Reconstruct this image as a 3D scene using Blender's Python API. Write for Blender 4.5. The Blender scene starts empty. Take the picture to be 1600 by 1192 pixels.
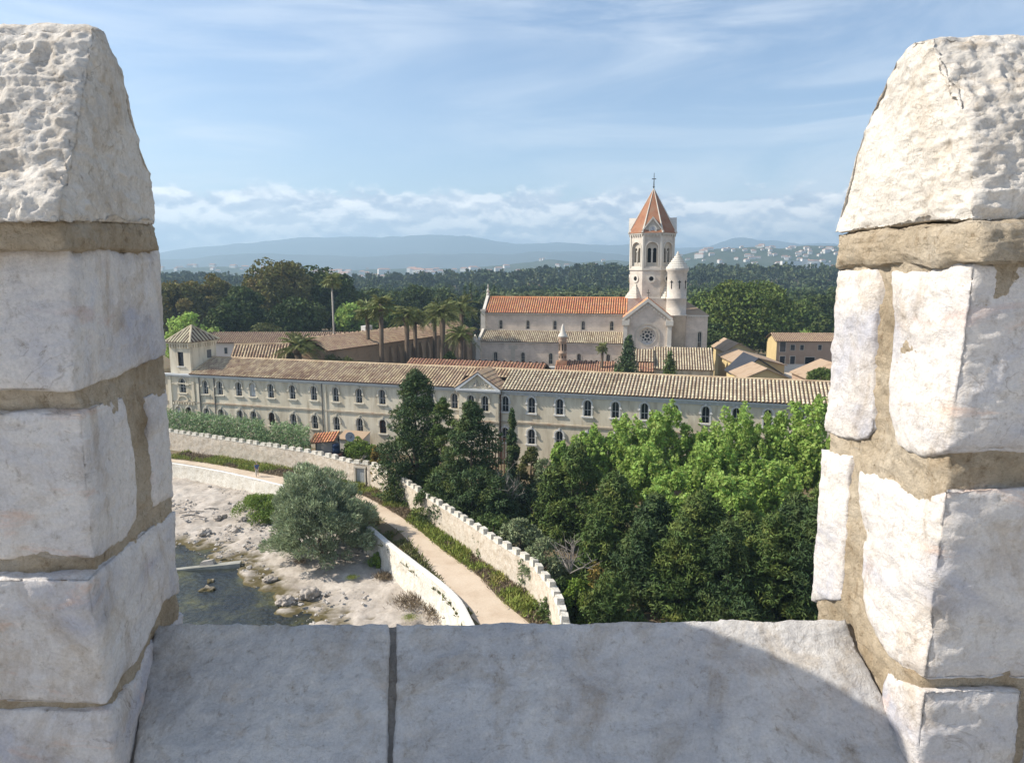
import bpy, bmesh, math, random
import numpy as np
from mathutils import Vector, Matrix

# ------------------------------------------------------------------ camera, sky, sun, exposure
scene = bpy.context.scene
COL = scene.collection
F = 1111.0                       # focal length in pixels of the 1600 px wide photograph
TILT = math.atan(171 / F)
CZ = 24.0                        # eye height above the path
cam_d = bpy.data.cameras.new("camera"); cam = bpy.data.objects.new("camera", cam_d); COL.objects.link(cam)
cam_d.sensor_width = 36.0; cam_d.lens = 36.0 * F / 1600; cam_d.clip_start = 0.05; cam_d.clip_end = 20000
cam.location = (0, 0, CZ); cam.rotation_euler = (math.pi / 2 - TILT, 0, 0)
scene.camera = cam

SUN_H = (-1.0, 0.04); SUN_EL = math.radians(41.2)
hn = math.hypot(*SUN_H)
SUN_DIR = Vector((SUN_H[0] / hn * math.cos(SUN_EL), SUN_H[1] / hn * math.cos(SUN_EL), math.sin(SUN_EL)))
sun_d = bpy.data.lights.new("sun", 'SUN'); sun_d.energy = 5.0; sun_d.angle = math.radians(0.53); sun_d.color = (1.0, 0.93, 0.82)
sun = bpy.data.objects.new("sun", sun_d); COL.objects.link(sun); sun.location = (-60, 0, 80)
sun.rotation_euler = SUN_DIR.to_track_quat('Z', 'Y').to_euler()

world = bpy.data.worlds.new("World"); scene.world = world; world.use_nodes = True
SKY_STRENGTH = 0.115
def build_world():
    nt = world.node_tree; N = nt.nodes; L = nt.links
    N.clear()
    out = N.new('ShaderNodeOutputWorld'); bg = N.new('ShaderNodeBackground'); bg.inputs[1].default_value = SKY_STRENGTH
    sky = N.new('ShaderNodeTexSky'); sky.sky_type = 'NISHITA'; sky.sun_disc = False
    sky.sun_elevation = SUN_EL; sky.sun_rotation = math.atan2(SUN_H[0], SUN_H[1])
    sky.air_density = 1.0; sky.dust_density = 0.6; sky.ozone_density = 1.6; sky.altitude = 30
    tc = N.new('ShaderNodeTexCoord')
    sep = N.new('ShaderNodeSeparateXYZ'); L.new(tc.outputs['Generated'], sep.inputs[0])
    def vmap(sx, sy, sz, off=(0, 0, 0)):
        m = N.new('ShaderNodeMapping'); m.inputs['Scale'].default_value = (sx, sy, sz); m.inputs['Location'].default_value = off
        L.new(tc.outputs['Generated'], m.inputs[0]); return m.outputs[0]
    def noise(vec, sc, det=8, ro=.6, dist=0.0):
        n = N.new('ShaderNodeTexNoise'); n.inputs['Scale'].default_value = sc; n.inputs['Detail'].default_value = det
        n.inputs['Roughness'].default_value = ro; n.inputs['Distortion'].default_value = dist
        L.new(vec, n.inputs['Vector']); return n.outputs[0]
    def math_(op, a, b=None, c=None, clamp=False):
        m = N.new('ShaderNodeMath'); m.operation = op; m.use_clamp = clamp
        for i, q in enumerate((a, b, c)):
            if q is None: continue
            if isinstance(q, (int, float)): m.inputs[i].default_value = q
            else: L.new(q, m.inputs[i])
        return m.outputs[0]
    def ss(x, a, b):
        m = N.new('ShaderNodeMapRange'); m.interpolation_type = 'SMOOTHSTEP'
        m.inputs[1].default_value = a; m.inputs[2].default_value = b
        L.new(x, m.inputs[0]); return m.outputs[0]
    z = sep.outputs[2]
    big = noise(vmap(1, 1, .4), 3.0, 3, .5)
    # heaped clouds in a band above the mountains
    n1 = noise(vmap(1, 1, 1.9, (.27, .1, .3)), 15.0, 9, .54, .15); n1b = noise(vmap(1, 1, 1.9, (.27, .1, .3+.016)), 15.0, 5, .5, .15)
    top = ss(z, .122, .072); bot = ss(z, .0, .03)
    band = math_('MULTIPLY', top, bot)
    dens = math_('ADD', n1, math_('MULTIPLY', band, .36))
    dens = math_('ADD', dens, math_('MULTIPLY_ADD', big, .30, -.15))
    cum = ss(dens, .545, .655)
    cum = math_('MULTIPLY', cum, ss(z, .130, .092))
    # thin streaks high up
    n2 = noise(vmap(1.0, 1.6, 5.0, (1.3, 0, .2)), 2.6, 10, .62, .9)
    n3 = noise(vmap(.7, .7, 1.6, (5.3, 2, .2)), 2.2, 3, .5)
    cir = math_('MULTIPLY', ss(n2, .34, .76), ss(n3, .30, .56))
    cir = math_('MULTIPLY', cir, .78)
    shade = noise(vmap(1, 1, 3.2, (.27, .1, .36)), 15.0, 6, .55, .2)
    cc = N.new('ShaderNodeMix'); cc.data_type = 'RGBA'; L.new(math_('ADD', math_('MULTIPLY', ss(math_('SUBTRACT', n1, n1b), -.06, .09), .75), math_('MULTIPLY', ss(shade, .4, .6), .25), None, True), cc.inputs[0])
    K = 1 / SKY_STRENGTH
    cc.inputs[6].default_value = (.42 * K, .48 * K, .58 * K, 1); cc.inputs[7].default_value = (1.05 * K, 1.02 * K, .98 * K, 1)
    tint = N.new('ShaderNodeMix'); tint.data_type = 'RGBA'; tint.blend_type = 'MULTIPLY'; tint.inputs[0].default_value = 1.0
    L.new(sky.outputs[0], tint.inputs[6]); tint.inputs[7].default_value = (.97, .95, .96, 1)
    mx = N.new('ShaderNodeMix'); mx.data_type = 'RGBA'; L.new(cir, mx.inputs[0]); L.new(tint.outputs[2], mx.inputs[6])
    mx.inputs[7].default_value = (.64 * K, .69 * K, .75 * K, 1)
    mx2 = N.new('ShaderNodeMix'); mx2.data_type = 'RGBA'; L.new(cum, mx2.inputs[0]); L.new(mx.outputs[2], mx2.inputs[6]); L.new(cc.outputs[2], mx2.inputs[7])
    L.new(mx2.outputs[2], bg.inputs[0]); L.new(bg.outputs[0], out.inputs[0])
build_world()
scene.view_settings.view_transform = 'Standard'; scene.view_settings.look = 'None'
scene.view_settings.exposure = 0.60; scene.view_settings.gamma = 1.0; scene.view_settings.use_curve_mapping = False
scene.render.engine = 'CYCLES'
cy = scene.cycles
cy.max_bounces = 6; cy.diffuse_bounces = 4; cy.glossy_bounces = 2; cy.transmission_bounces = 2; cy.transparent_max_bounces = 4
cy.volume_bounces = 0; cy.caustics_reflective = False; cy.caustics_refractive = False

# ------------------------------------------------------------------ pixel of the photograph -> place in the world
CT, ST = math.cos(TILT), math.sin(TILT)
def ray(px, py):
    u = (px - 800) / F; v = (py - 596) / F
    return (u, CT - v * ST, -ST - v * CT)
def at_z(px, py, z):
    r = ray(px, py); k = (z - CZ) / r[2]; return Vector((r[0] * k, r[1] * k, z))
def at_y(px, py, y):
    r = ray(px, py); k = y / r[1]; return Vector((r[0] * k, y, CZ + r[2] * k))
class Frame:
    """a building's own axes: x along the front, y inwards, z up"""
    def __init__(s, ox, oy, deg):
        s.o = (ox, oy); s.a = math.radians(deg); s.e = (math.cos(s.a), math.sin(s.a)); s.n = (-math.sin(s.a), math.cos(s.a))
    def hit(s, px, py, off=0.0):
        P = (s.o[0] + s.n[0] * off, s.o[1] + s.n[1] * off); r = ray(px, py)
        k = (P[0] * s.n[0] + P[1] * s.n[1]) / (r[0] * s.n[0] + r[1] * s.n[1])
        return ((r[0] * k - P[0]) * s.e[0] + (r[1] * k - P[1]) * s.e[1], CZ + r[2] * k)
    def w(s, x, y, z=0.0):
        return Vector((s.o[0] + s.e[0] * x + s.n[0] * y, s.o[1] + s.e[1] * x + s.n[1] * y, z))

# ------------------------------------------------------------------ objects
def props(o, label=None, cat=None, group=None, kind=None):
    if label: o['label'] = label
    if cat: o['category'] = cat
    if group: o['group'] = group
    if kind: o['kind'] = kind
    return o
def thing(name, loc, label, cat, rz=0.0, group=None):
    o = bpy.data.objects.new(name, None); COL.objects.link(o); o.empty_display_size = .3
    o.location = loc; o.rotation_euler = (0, 0, rz)
    return props(o, label, cat, group)
def link(name, me, parent=None, mat=None):
    o = bpy.data.objects.new(name, me); COL.objects.link(o)
    if parent is not None: o.parent = parent
    if mat is not None and not me.materials: me.materials.append(mat)
    return o
def copy_tree(o, parent=None):
    c = o.copy(); COL.objects.link(c)
    if parent is not None: c.parent = parent; c.matrix_parent_inverse = Matrix.Identity(4)
    for ch in list(o.children): copy_tree(ch, c)
    return c
def np_mesh(name, V, Q, smooth=False):
    """mesh from an (n,3) array and an (m,3|4) index array"""
    V = np.asarray(V, np.float32); Q = np.asarray(Q, np.int32)
    me = bpy.data.meshes.new(name); k = Q.shape[1]
    me.vertices.add(len(V)); me.vertices.foreach_set('co', V.ravel())
    me.loops.add(Q.size); me.loops.foreach_set('vertex_index', Q.ravel())
    me.polygons.add(len(Q)); me.polygons.foreach_set('loop_start', np.arange(0, Q.size, k, dtype=np.int32))
    me.polygons.foreach_set('loop_total', np.full(len(Q), k, np.int32))
    me.polygons.foreach_set('use_smooth', np.full(len(Q), smooth, bool))
    me.update(calc_edges=True); return me
class MB:
    def __init__(s): s.v = []; s.f = []
    def add(s, vs, fs):
        b = len(s.v); s.v += [tuple(q) for q in vs]; s.f += [tuple(b + i for i in q) for q in fs]; return s
    def box(s, x0, x1, y0, y1, z0, z1):
        return s.add([(x0,y0,z0),(x1,y0,z0),(x1,y1,z0),(x0,y1,z0),(x0,y0,z1),(x1,y0,z1),(x1,y1,z1),(x0,y1,z1)],
                     [(0,3,2,1),(4,5,6,7),(0,1,5,4),(1,2,6,5),(2,3,7,6),(3,0,4,7)])
    def hexa(s, p):      # eight corners: four below, four above
        return s.add(p, [(0,3,2,1),(4,5,6,7),(0,1,5,4),(1,2,6,5),(2,3,7,6),(3,0,4,7)])
    def prism(s, pts, ax, a0, a1):
        n = len(pts)
        def P(q, a): return (q[0], a, q[1]) if ax == 'y' else ((q[0], q[1], a) if ax == 'z' else (a, q[0], q[1]))
        vs = [P(q, a0) for q in pts] + [P(q, a1) for q in pts]
        return s.add(vs, [tuple(range(n)), tuple(range(2*n-1, n-1, -1))] + [(i, (i+1) % n, n+(i+1) % n, n+i) for i in range(n)])
    def ring(s, outer, inner, ax, a0, a1, closed=False):   # band between two equal polylines, extruded
        n = len(outer)
        for i in range(n if closed else n-1):
            j = (i+1) % n
            s.prism([outer[i], outer[j], inner[j], inner[i]], ax, a0, a1)
        return s
    def lathe(s, prof, n=16, c=(0,0,0), ph=0.0):
        b = len(s.v)
        for r, z in prof:
            for k in range(n):
                a = ph + 2*math.pi*k/n; s.v.append((c[0]+r*math.cos(a), c[1]+r*math.sin(a), c[2]+z))
        for i in range(len(prof)-1):
            for k in range(n):
                s.f.append((b+i*n+k, b+i*n+(k+1) % n, b+(i+1)*n+(k+1) % n, b+(i+1)*n+k))
        s.f.append(tuple(b+k for k in range(n-1, -1, -1))); s.f.append(tuple(b+(len(prof)-1)*n+k for k in range(n)))
        return s
    def tube(s, pts, rad, n=6):
        pts = [Vector(p) for p in pts]; b = len(s.v)
        for i, p in enumerate(pts):
            t = (pts[min(i+1, len(pts)-1)] - pts[max(i-1, 0)]).normalized()
            u = t.orthogonal().normalized() if i == 0 else (u - t*u.dot(t)).normalized()
            w = t.cross(u); r = rad[i] if isinstance(rad, (list, tuple)) else rad
            for k in range(n):
                a = 2*math.pi*k/n; s.v.append(tuple(p + (u*math.cos(a) + w*math.sin(a))*r))
        for i in range(len(pts)-1):
            for k in range(n): s.f.append((b+i*n+k, b+i*n+(k+1) % n, b+(i+1)*n+(k+1) % n, b+(i+1)*n+k))
        s.f.append(tuple(b+k for k in range(n))); s.f.append(tuple(b+(len(pts)-1)*n+k for k in range(n)))
        return s
    def mesh(s, name, smooth=False, fix=True):
        me = bpy.data.meshes.new(name); me.from_pydata(s.v, [], s.f)
        if fix:
            bm = bmesh.new(); bm.from_mesh(me); bmesh.ops.recalc_face_normals(bm, faces=bm.faces); bm.to_mesh(me); bm.free()
        if smooth: me.polygons.foreach_set('use_smooth', [True]*len(me.polygons))
        me.update(); return me
    def build(s, name, mat, parent=None, smooth=False, fix=True):
        return link(name, s.mesh(name, smooth, fix), parent, mat)

# ------------------------------------------------------------------ materials
M = {}
def mat(name, cols, scale=1.0, detail=6, rough=.9, bump=0.0, bscale=None, island=0.0, stretch=(1,1,1), spec=.2, trans=0.0, dist=0.0, cols2=None, scale2=None, pos=(.3,.7), rgh=.6):
    m = bpy.data.materials.new(name); m.use_nodes = True; nt = m.node_tree; N = nt.nodes; L = nt.links
    bs = N['Principled BSDF']; bs.inputs['Roughness'].default_value = rough; bs.inputs['Specular IOR Level'].default_value = spec
    tc = N.new('ShaderNodeTexCoord'); mp = N.new('ShaderNodeMapping'); mp.inputs['Scale'].default_value = stretch
    L.new(tc.outputs['Object'], mp.inputs[0])
    def noise(sc, det=detail, ro=rgh):
        n = N.new('ShaderNodeTexNoise'); n.inputs['Scale'].default_value = sc; n.inputs['Detail'].default_value = det
        n.inputs['Roughness'].default_value = ro; n.inputs['Distortion'].default_value = dist; L.new(mp.outputs[0], n.inputs['Vector']); return n
    def ramp(fac, cs, p0, p1):
        r = N.new('ShaderNodeValToRGB'); e = r.color_ramp.elements
        while len(e) < len(cs): e.new(.5)
        for i, c in enumerate(cs):
            e[i].position = p0 + (p1-p0) * i / max(1, len(cs)-1); e[i].color = (*c, 1)
        L.new(fac, r.inputs[0]); return r.outputs[0]
    c = ramp(noise(scale).outputs[0], cols, *pos) if len(cols) > 1 else None
    if cols2:
        c2 = ramp(noise(scale2 or scale*6).outputs[0], cols2, .3, .7)
        mx = N.new('ShaderNodeMix'); mx.data_type = 'RGBA'; mx.blend_type = 'MULTIPLY'; mx.inputs[0].default_value = 1
        L.new(c, mx.inputs[6]); L.new(c2, mx.inputs[7]); c = mx.outputs[2]
    if island:
        g = N.new('ShaderNodeNewGeometry'); mr = N.new('ShaderNodeMapRange')
        mr.inputs[3].default_value = 1-island; mr.inputs[4].default_value = 1+island; L.new(g.outputs['Random Per Island'], mr.inputs[0])
        hs = N.new('ShaderNodeHueSaturation'); L.new(mr.outputs[0], hs.inputs['Value'])
        mh = N.new('ShaderNodeMath'); mh.operation = 'MULTIPLY_ADD'; L.new(g.outputs['Random Per Island'], mh.inputs[0]); mh.inputs[1].default_value = .03; mh.inputs[2].default_value = .485
        L.new(mh.outputs[0], hs.inputs['Hue'])
        if c is None: hs.inputs['Color'].default_value = (*cols[0], 1)
        else: L.new(c, hs.inputs['Color'])
        c = hs.outputs[0]
    if c is None: bs.inputs['Base Color'].default_value = (*cols[0], 1)
    else: L.new(c, bs.inputs['Base Color'])
    if bump:
        b = N.new('ShaderNodeBump'); b.inputs['Strength'].default_value = min(1, bump); b.inputs['Distance'].default_value = max(1, bump)*.05
        L.new(noise(bscale or scale*4, 8, .65).outputs[0], b.inputs['Height']); L.new(b.outputs[0], bs.inputs['Normal'])
    if trans:
        t = N.new('ShaderNodeBsdfTranslucent'); mxs = N.new('ShaderNodeMixShader'); mxs.inputs[0].default_value = trans
        if c is None: t.inputs[0].default_value = (*cols[0], 1)
        else: L.new(c, t.inputs[0])
        L.new(bs.outputs[0], mxs.inputs[1]); L.new(t.outputs[0], mxs.inputs[2]); L.new(mxs.outputs[0], N['Material Output'].inputs[0])
    M[name] = m; return m
def masonry(name, c1, c2, cm, bw, bh, ms=.02, bump=.3, noise_cols=((.68,.66,.64),(1.09,1.09,1.08))):
    """coursed blocks; object x+y run along the wall, z up"""
    m = bpy.data.materials.new(name); m.use_nodes = True; nt = m.node_tree; N = nt.nodes; L = nt.links
    bs = N['Principled BSDF']; bs.inputs['Roughness'].default_value = .9; bs.inputs['Specular IOR Level'].default_value = .2
    tc = N.new('ShaderNodeTexCoord'); sp = N.new('ShaderNodeSeparateXYZ'); L.new(tc.outputs['Object'], sp.inputs[0])
    ad = N.new('ShaderNodeMath'); L.new(sp.outputs[0], ad.inputs[0]); L.new(sp.outputs[1], ad.inputs[1])
    cb = N.new('ShaderNodeCombineXYZ'); L.new(ad.outputs[0], cb.inputs[0]); L.new(sp.outputs[2], cb.inputs[1])
    b = N.new('ShaderNodeTexBrick'); L.new(cb.outputs[0], b.inputs['Vector'])
    b.inputs['Scale'].default_value = 1; b.inputs['Brick Width'].default_value = bw; b.inputs['Row Height'].default_value = bh; b.inputs['Mortar Size'].default_value = ms
    b.inputs['Color1'].default_value = (*c1, 1); b.inputs['Color2'].default_value = (*c2, 1); b.inputs['Mortar'].default_value = (*cm, 1)
    n = N.new('ShaderNodeTexNoise'); n.inputs['Scale'].default_value = .35; n.inputs['Detail'].default_value = 8; n.inputs['Roughness'].default_value = .7; L.new(tc.outputs['Object'], n.inputs['Vector'])
    r = N.new('ShaderNodeValToRGB'); r.color_ramp.elements[0].position = .3; r.color_ramp.elements[1].position = .7
    r.color_ramp.elements[0].color = (*noise_cols[0], 1); r.color_ramp.elements[1].color = (*noise_cols[1], 1); L.new(n.outputs[0], r.inputs[0])
    mx = N.new('ShaderNodeMix'); mx.data_type = 'RGBA'; mx.blend_type = 'MULTIPLY'; mx.inputs[0].default_value = 1
    L.new(b.outputs[0], mx.inputs[6]); L.new(r.outputs[0], mx.inputs[7]); L.new(mx.outputs[2], bs.inputs['Base Color'])
    bu = N.new('ShaderNodeBump'); bu.inputs['Strength'].default_value = bump; bu.inputs['Distance'].default_value = .03; bu.invert = True
    L.new(b.outputs['Fac'], bu.inputs['Height']); L.new(bu.outputs[0], bs.inputs['Normal'])
    M[name] = m; return m

mat('plaster', [(.60,.52,.385),(.71,.63,.485),(.76,.69,.55)], .55, 9, bump=.15, bscale=6, cols2=[(.68,.66,.63),(.97,.97,.97),(1.04,1.04,1.04)], scale2=1.1, stretch=(1,1,.22))
mat('trim_cream', [(.56,.51,.41),(.63,.58,.48)], 1.2, 5)
mat('spire_tile', [(.22,.10,.06),(.31,.145,.085),(.30,.18,.12)], .6, 7, island=.1, bump=.3, bscale=10)
mat('trim_white', [(.60,.585,.55),(.68,.66,.62)], 1.2, 5)
mat('cornice_grey', [(.52,.54,.55),(.62,.63,.63)], .8, 5)
mat('string_brown', [(.30,.25,.19),(.46,.40,.31),(.33,.21,.13)], .5, 6)
mat('glass_dark', [(.018,.020,.024),(.05,.055,.065)], .45, 2, rough=.12, spec=.5)
mat('wood_brown', [(.10,.045,.03),(.15,.07,.045)], 3, 4, rough=.6)
mat('curtain_white', [(.55,.55,.55),(.65,.65,.64)], 4, 3)
mat('pipe_grey', [(.12,.12,.12),(.17,.16,.15)], 2, 3, rough=.6)
mat('tile_tan', [(.30,.20,.13),(.45,.33,.215),(.55,.435,.295),(.38,.27,.175)], .45, 7, island=.25, bump=.2, bscale=14)
mat('tile_pale', [(.30,.24,.165),(.46,.39,.275),(.55,.48,.35),(.40,.33,.235)], .45, 7, island=.2, bump=.2, bscale=14)
mat('tile_red', [(.31,.14,.085),(.42,.22,.135),(.48,.32,.22)], 1.0, 5, island=.2, bump=.2, bscale=14)
mat('tile_bed', [(.10,.06,.04),(.16,.10,.065)], 1.5, 4)
mat('tile_orange', [(.52,.20,.10),(.63,.28,.14),(.60,.34,.21)], .5, 8, island=.10, bump=.2, bscale=10)
mat('tile_old', [(.27,.185,.125),(.37,.265,.18),(.33,.25,.185)], .6, 7, island=.14)
masonry('church_stone', (.71,.61,.52), (.63,.55,.47), (.73,.64,.56), .75, .36, .02)
masonry('tower_stone', (.66,.595,.52), (.59,.535,.47), (.66,.605,.535), .8, .38, .02)
mat('stone_pale', [(.55,.51,.44),(.65,.61,.54)], .8, 6, bump=.15)
mat('stone_band', [(.44,.39,.32),(.56,.51,.43)], 1.5, 5)
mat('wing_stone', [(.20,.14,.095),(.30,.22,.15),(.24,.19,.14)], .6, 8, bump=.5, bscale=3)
mat('ochre_wall', [(.52,.40,.20),(.60,.47,.25)], .5, 6)
mat('pink_wall', [(.36,.25,.18),(.44,.32,.235)], .5, 7, bump=.2)
mat('white_wall', [(.60,.55,.50),(.68,.63,.58)], .5, 6)
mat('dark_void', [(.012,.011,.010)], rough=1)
mat('rubble', [(.44,.36,.27),(.60,.52,.42),(.68,.61,.52)], 2.2, 9, bump=1.0, bscale=4.5, cols2=[(.75,.75,.75),(1.08,1.08,1.08)], scale2=9, dist=.6)
mat('whitewash', [(.50,.45,.37),(.63,.59,.51),(.70,.67,.60)], 1.4, 9, bump=1.0, bscale=4, cols2=[(.62,.60,.57),(1.02,1.02,1.02),(1.05,1.05,1.05)], scale2=7)
mat('sand_path', [(.46,.36,.265),(.53,.43,.325),(.57,.475,.37)], .5, 9, bump=.25, bscale=8, cols2=[(.9,.9,.9),(1.05,1.05,1.05)], scale2=6)
mat('earth', [(.10,.075,.045),(.16,.12,.075),(.09,.10,.04)], .4, 8, bump=.5)
mat('shore_rock', [(.29,.255,.215),(.43,.385,.335),(.53,.485,.43)], .45, 10, bump=1.0, bscale=2.6, cols2=[(.78,.76,.74),(1.08,1.07,1.06)], scale2=3.5)
def wet_rock():
    nt = M['shore_rock'].node_tree; N = nt.nodes; L = nt.links; bs = N['Principled BSDF']; src = bs.inputs['Base Color'].links[0].from_socket
    g = N.new('ShaderNodeNewGeometry'); sp = N.new('ShaderNodeSeparateXYZ'); L.new(g.outputs['Position'], sp.inputs[0])
    n = N.new('ShaderNodeTexNoise'); n.inputs['Scale'].default_value = .8; n.inputs['Detail'].default_value = 6; L.new(g.outputs['Position'], n.inputs['Vector'])
    a = N.new('ShaderNodeMath'); a.operation = 'MULTIPLY_ADD'; L.new(n.outputs[0], a.inputs[0]); a.inputs[1].default_value = .5; L.new(sp.outputs[2], a.inputs[2])
    r = N.new('ShaderNodeMapRange'); r.inputs[1].default_value = -2.25; r.inputs[2].default_value = -2.02; L.new(a.outputs[0], r.inputs[0])
    mx = N.new('ShaderNodeMix'); mx.data_type = 'RGBA'; L.new(r.outputs[0], mx.inputs[0]); mx.inputs[6].default_value = (.10,.08,.035,1); L.new(src, mx.inputs[7]); L.new(mx.outputs[2], bs.inputs['Base Color'])
wet_rock()
mat('rock_pale', [(.34,.305,.27),(.50,.46,.41)], 1.2, 8, bump=1.0, bscale=5)
mat('slab_grey', [(.20,.20,.17),(.34,.33,.29)], 1, 7, bump=.4)
mat('bark', [(.085,.06,.04),(.16,.12,.085)], 3, 6, bump=.6, stretch=(1,1,.25))
mat('bark_pale', [(.28,.25,.21),(.42,.39,.34)], 2, 6, bump=.4, stretch=(1,1,.3))
mat('dead_wood', [(.17,.145,.125),(.25,.225,.20)], 3, 5)
mat('leaf_cypress', [(.042,.072,.020),(.085,.128,.032),(.19,.21,.045)], .55, 5, rough=.65, island=.35, trans=.16)
mat('leaf_cypress_dark', [(.028,.052,.022),(.055,.090,.030),(.13,.16,.04)], .5, 5, rough=.65, island=.35, trans=.12)
mat('leaf_plane', [(.22,.32,.07),(.32,.44,.105),(.44,.54,.16)], .7, 5, rough=.5, island=.4, trans=.48)
mat('leaf_shrub', [(.15,.19,.095),(.23,.27,.14),(.33,.35,.20)], .8, 5, rough=.6, island=.4, trans=.2)
mat('leaf_silver', [(.20,.25,.14),(.30,.35,.20),(.42,.46,.30)], .8, 5, rough=.5, island=.4, trans=.3)
mat('leaf_lime', [(.13,.20,.03),(.21,.28,.05)], .9, 5, rough=.6, island=.3, trans=.3)
mat('leaf_wood', [(.036,.058,.018),(.070,.098,.028),(.125,.145,.04)], .12, 5, rough=.8, island=.3, trans=.1)
mat('leaf_euca', [(.095,.10,.030),(.165,.155,.045),(.26,.19,.06)], .16, 5, rough=.7, island=.3, trans=.15)
mat('leaf_round', [(.07,.105,.024),(.12,.165,.036),(.18,.21,.05)], .25, 5, rough=.7, island=.3, trans=.18)
mat('leaf_far', [(.028,.048,.026),(.060,.082,.036),(.13,.14,.06)], .075, 5, rough=.9, island=.3)
mat('leaf_olive', [(.10,.11,.035),(.15,.16,.05)], .8, 4, rough=.7, island=.3, trans=.2)
mat('leaf_reed', [(.15,.23,.10),(.23,.32,.155),(.31,.38,.21)], .7, 5, rough=.6, island=.35, trans=.25)
mat('leaf_palm', [(.11,.14,.04),(.18,.20,.065),(.26,.25,.10)], .8, 4, rough=.55, island=.3, trans=.15)
mat('leaf_ochre', [(.20,.15,.04),(.30,.22,.06)], 1, 4, rough=.7, island=.3, trans=.2)
mat('grass_green', [(.15,.20,.04),(.23,.27,.06),(.33,.30,.10)], .6, 6, rough=.8, island=.4, trans=.2)
mat('grass_dry', [(.16,.12,.075),(.24,.185,.12)], .8, 6, rough=.85, island=.3)
mat('hill_green', [(.030,.045,.026),(.050,.066,.036),(.085,.088,.055)], .012, 9, rough=1)
mat('mountain', [(.045,.055,.040),(.075,.080,.058)], .003, 8, rough=1)
mat('house_white', [(.62,.58,.52),(.70,.66,.60)], .05, 2)
mat('house_roof', [(.36,.19,.12),(.42,.24,.16)], .1, 2)
mat('cloth_blue', [(.075,.11,.22),(.10,.14,.27)], 5, 3)
mat('cloth_beige', [(.42,.37,.30),(.50,.45,.37)], 5, 3)
mat('skin', [(.42,.25,.17),(.47,.29,.20)], 5, 3, rough=.6)
mat('hair_grey', [(.22,.20,.18),(.30,.28,.26)], 20, 3)
mat('paint_grey', [(.34,.35,.35),(.42,.43,.43)], 1.5, 5, rough=.6)
mat('dish_grey', [(.30,.31,.33),(.36,.37,.39)], 3, 3, rough=.5)
mat('barrel_blue', [(.015,.03,.07),(.02,.04,.09)], 3, 3, rough=.4)
mat('sheet_white', [(.66,.66,.66),(.74,.74,.74)], 1.5, 5, rough=.6)
mat('slate_dark', [(.030,.034,.045),(.045,.05,.062)], 1, 5, rough=.6)
mat('metal_dark', [(.03,.03,.03),(.05,.05,.05)], 3, 2, rough=.5)
mat('clock_face', [(.50,.52,.56),(.56,.58,.62)], 3, 2)
# ------------------------------------------------------------------ noise helpers
_rs = np.random.RandomState(7); _perm = np.concatenate([_rs.permutation(256)]*2); _val = _rs.rand(256)*2-1
def vnoise(P):
    P = np.asarray(P, np.float64); i = np.floor(P).astype(np.int64); f = P-i; f = f*f*(3-2*f); i &= 255
    def h(a, b, c): return _val[_perm[(_perm[(_perm[(i[:,0]+a) & 255]+i[:,1]+b) & 255]+i[:,2]+c) & 255]]
    x, y, z = f[:,0], f[:,1], f[:,2]
    a = h(0,0,0)*(1-x)+h(1,0,0)*x; b = h(0,1,0)*(1-x)+h(1,1,0)*x; c = h(0,0,1)*(1-x)+h(1,0,1)*x; d = h(0,1,1)*(1-x)+h(1,1,1)*x
    return (a*(1-y)+b*y)*(1-z)+(c*(1-y)+d*y)*z
def fbm(P, oct=5, gain=.5, lac=2.03):
    P = np.asarray(P, np.float64); s = 0; a = 1.0; t = 0
    for k in range(oct): s = s+a*vnoise(P+17.3*k); t += a; P = P*lac; a *= gain
    return s/t
def billow(P, oct=4, gain=.5):
    P = np.asarray(P, np.float64); s = 0; a = 1.0; t = 0
    for k in range(oct): s = s+a*(1-2*np.abs(vnoise(P+9.1*k))); t += a; P = P*2.1; a *= gain
    return s/t
def vert_normals(V, Q):
    n = np.cross(V[Q[:,2]]-V[Q[:,0]], V[Q[:,3]]-V[Q[:,1]]) if Q.shape[1] == 4 else np.cross(V[Q[:,1]]-V[Q[:,0]], V[Q[:,2]]-V[Q[:,0]])
    n /= np.linalg.norm(n, axis=1, keepdims=True)+1e-12
    o = np.zeros_like(V)
    for k in range(Q.shape[1]): np.add.at(o, Q[:,k], n)
    return o/(np.linalg.norm(o, axis=1, keepdims=True)+1e-12)
def polydist(X, Y, line):
    """signed distance to an open polyline; positive on its left"""
    best = np.full(X.shape, 1e9); sg = np.ones(X.shape)
    for (ax, ay), (bx, by) in zip(line[:-1], line[1:]):
        dx, dy = bx-ax, by-ay; t = np.clip(((X-ax)*dx+(Y-ay)*dy)/(dx*dx+dy*dy), 0, 1)
        d = np.hypot(X-ax-t*dx, Y-ay-t*dy); c = dx*(Y-ay)-dy*(X-ax)
        u = d < best; best = np.where(u, d, best); sg = np.where(u, np.sign(c), sg)
    return best*sg
def in_poly(X, Y, poly):
    r = np.zeros(X.shape, bool); n = len(poly)
    for i in range(n):
        (ax, ay), (bx, by) = poly[i], poly[(i+1) % n]
        c = ((ay > Y) != (by > Y)) & (X < (bx-ax)*(Y-ay)/(by-ay+1e-12)+ax); r ^= c
    return r
def grid_mesh(name, X, Y, Z, keep=None, smooth=True):
    ny, nx = X.shape; V = np.stack([X, Y, Z], -1).reshape(-1, 3)
    i = np.arange(ny*nx).reshape(ny, nx); Q = np.stack([i[:-1,:-1], i[:-1,1:], i[1:,1:], i[1:,:-1]], -1).reshape(-1, 4)
    if keep is not None:
        Q = Q[keep[:-1,:-1].ravel()]; u, inv = np.unique(Q, return_inverse=True); V = V[u]; Q = inv.reshape(-1, 4)
    return np_mesh(name, V, Q, smooth)
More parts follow.
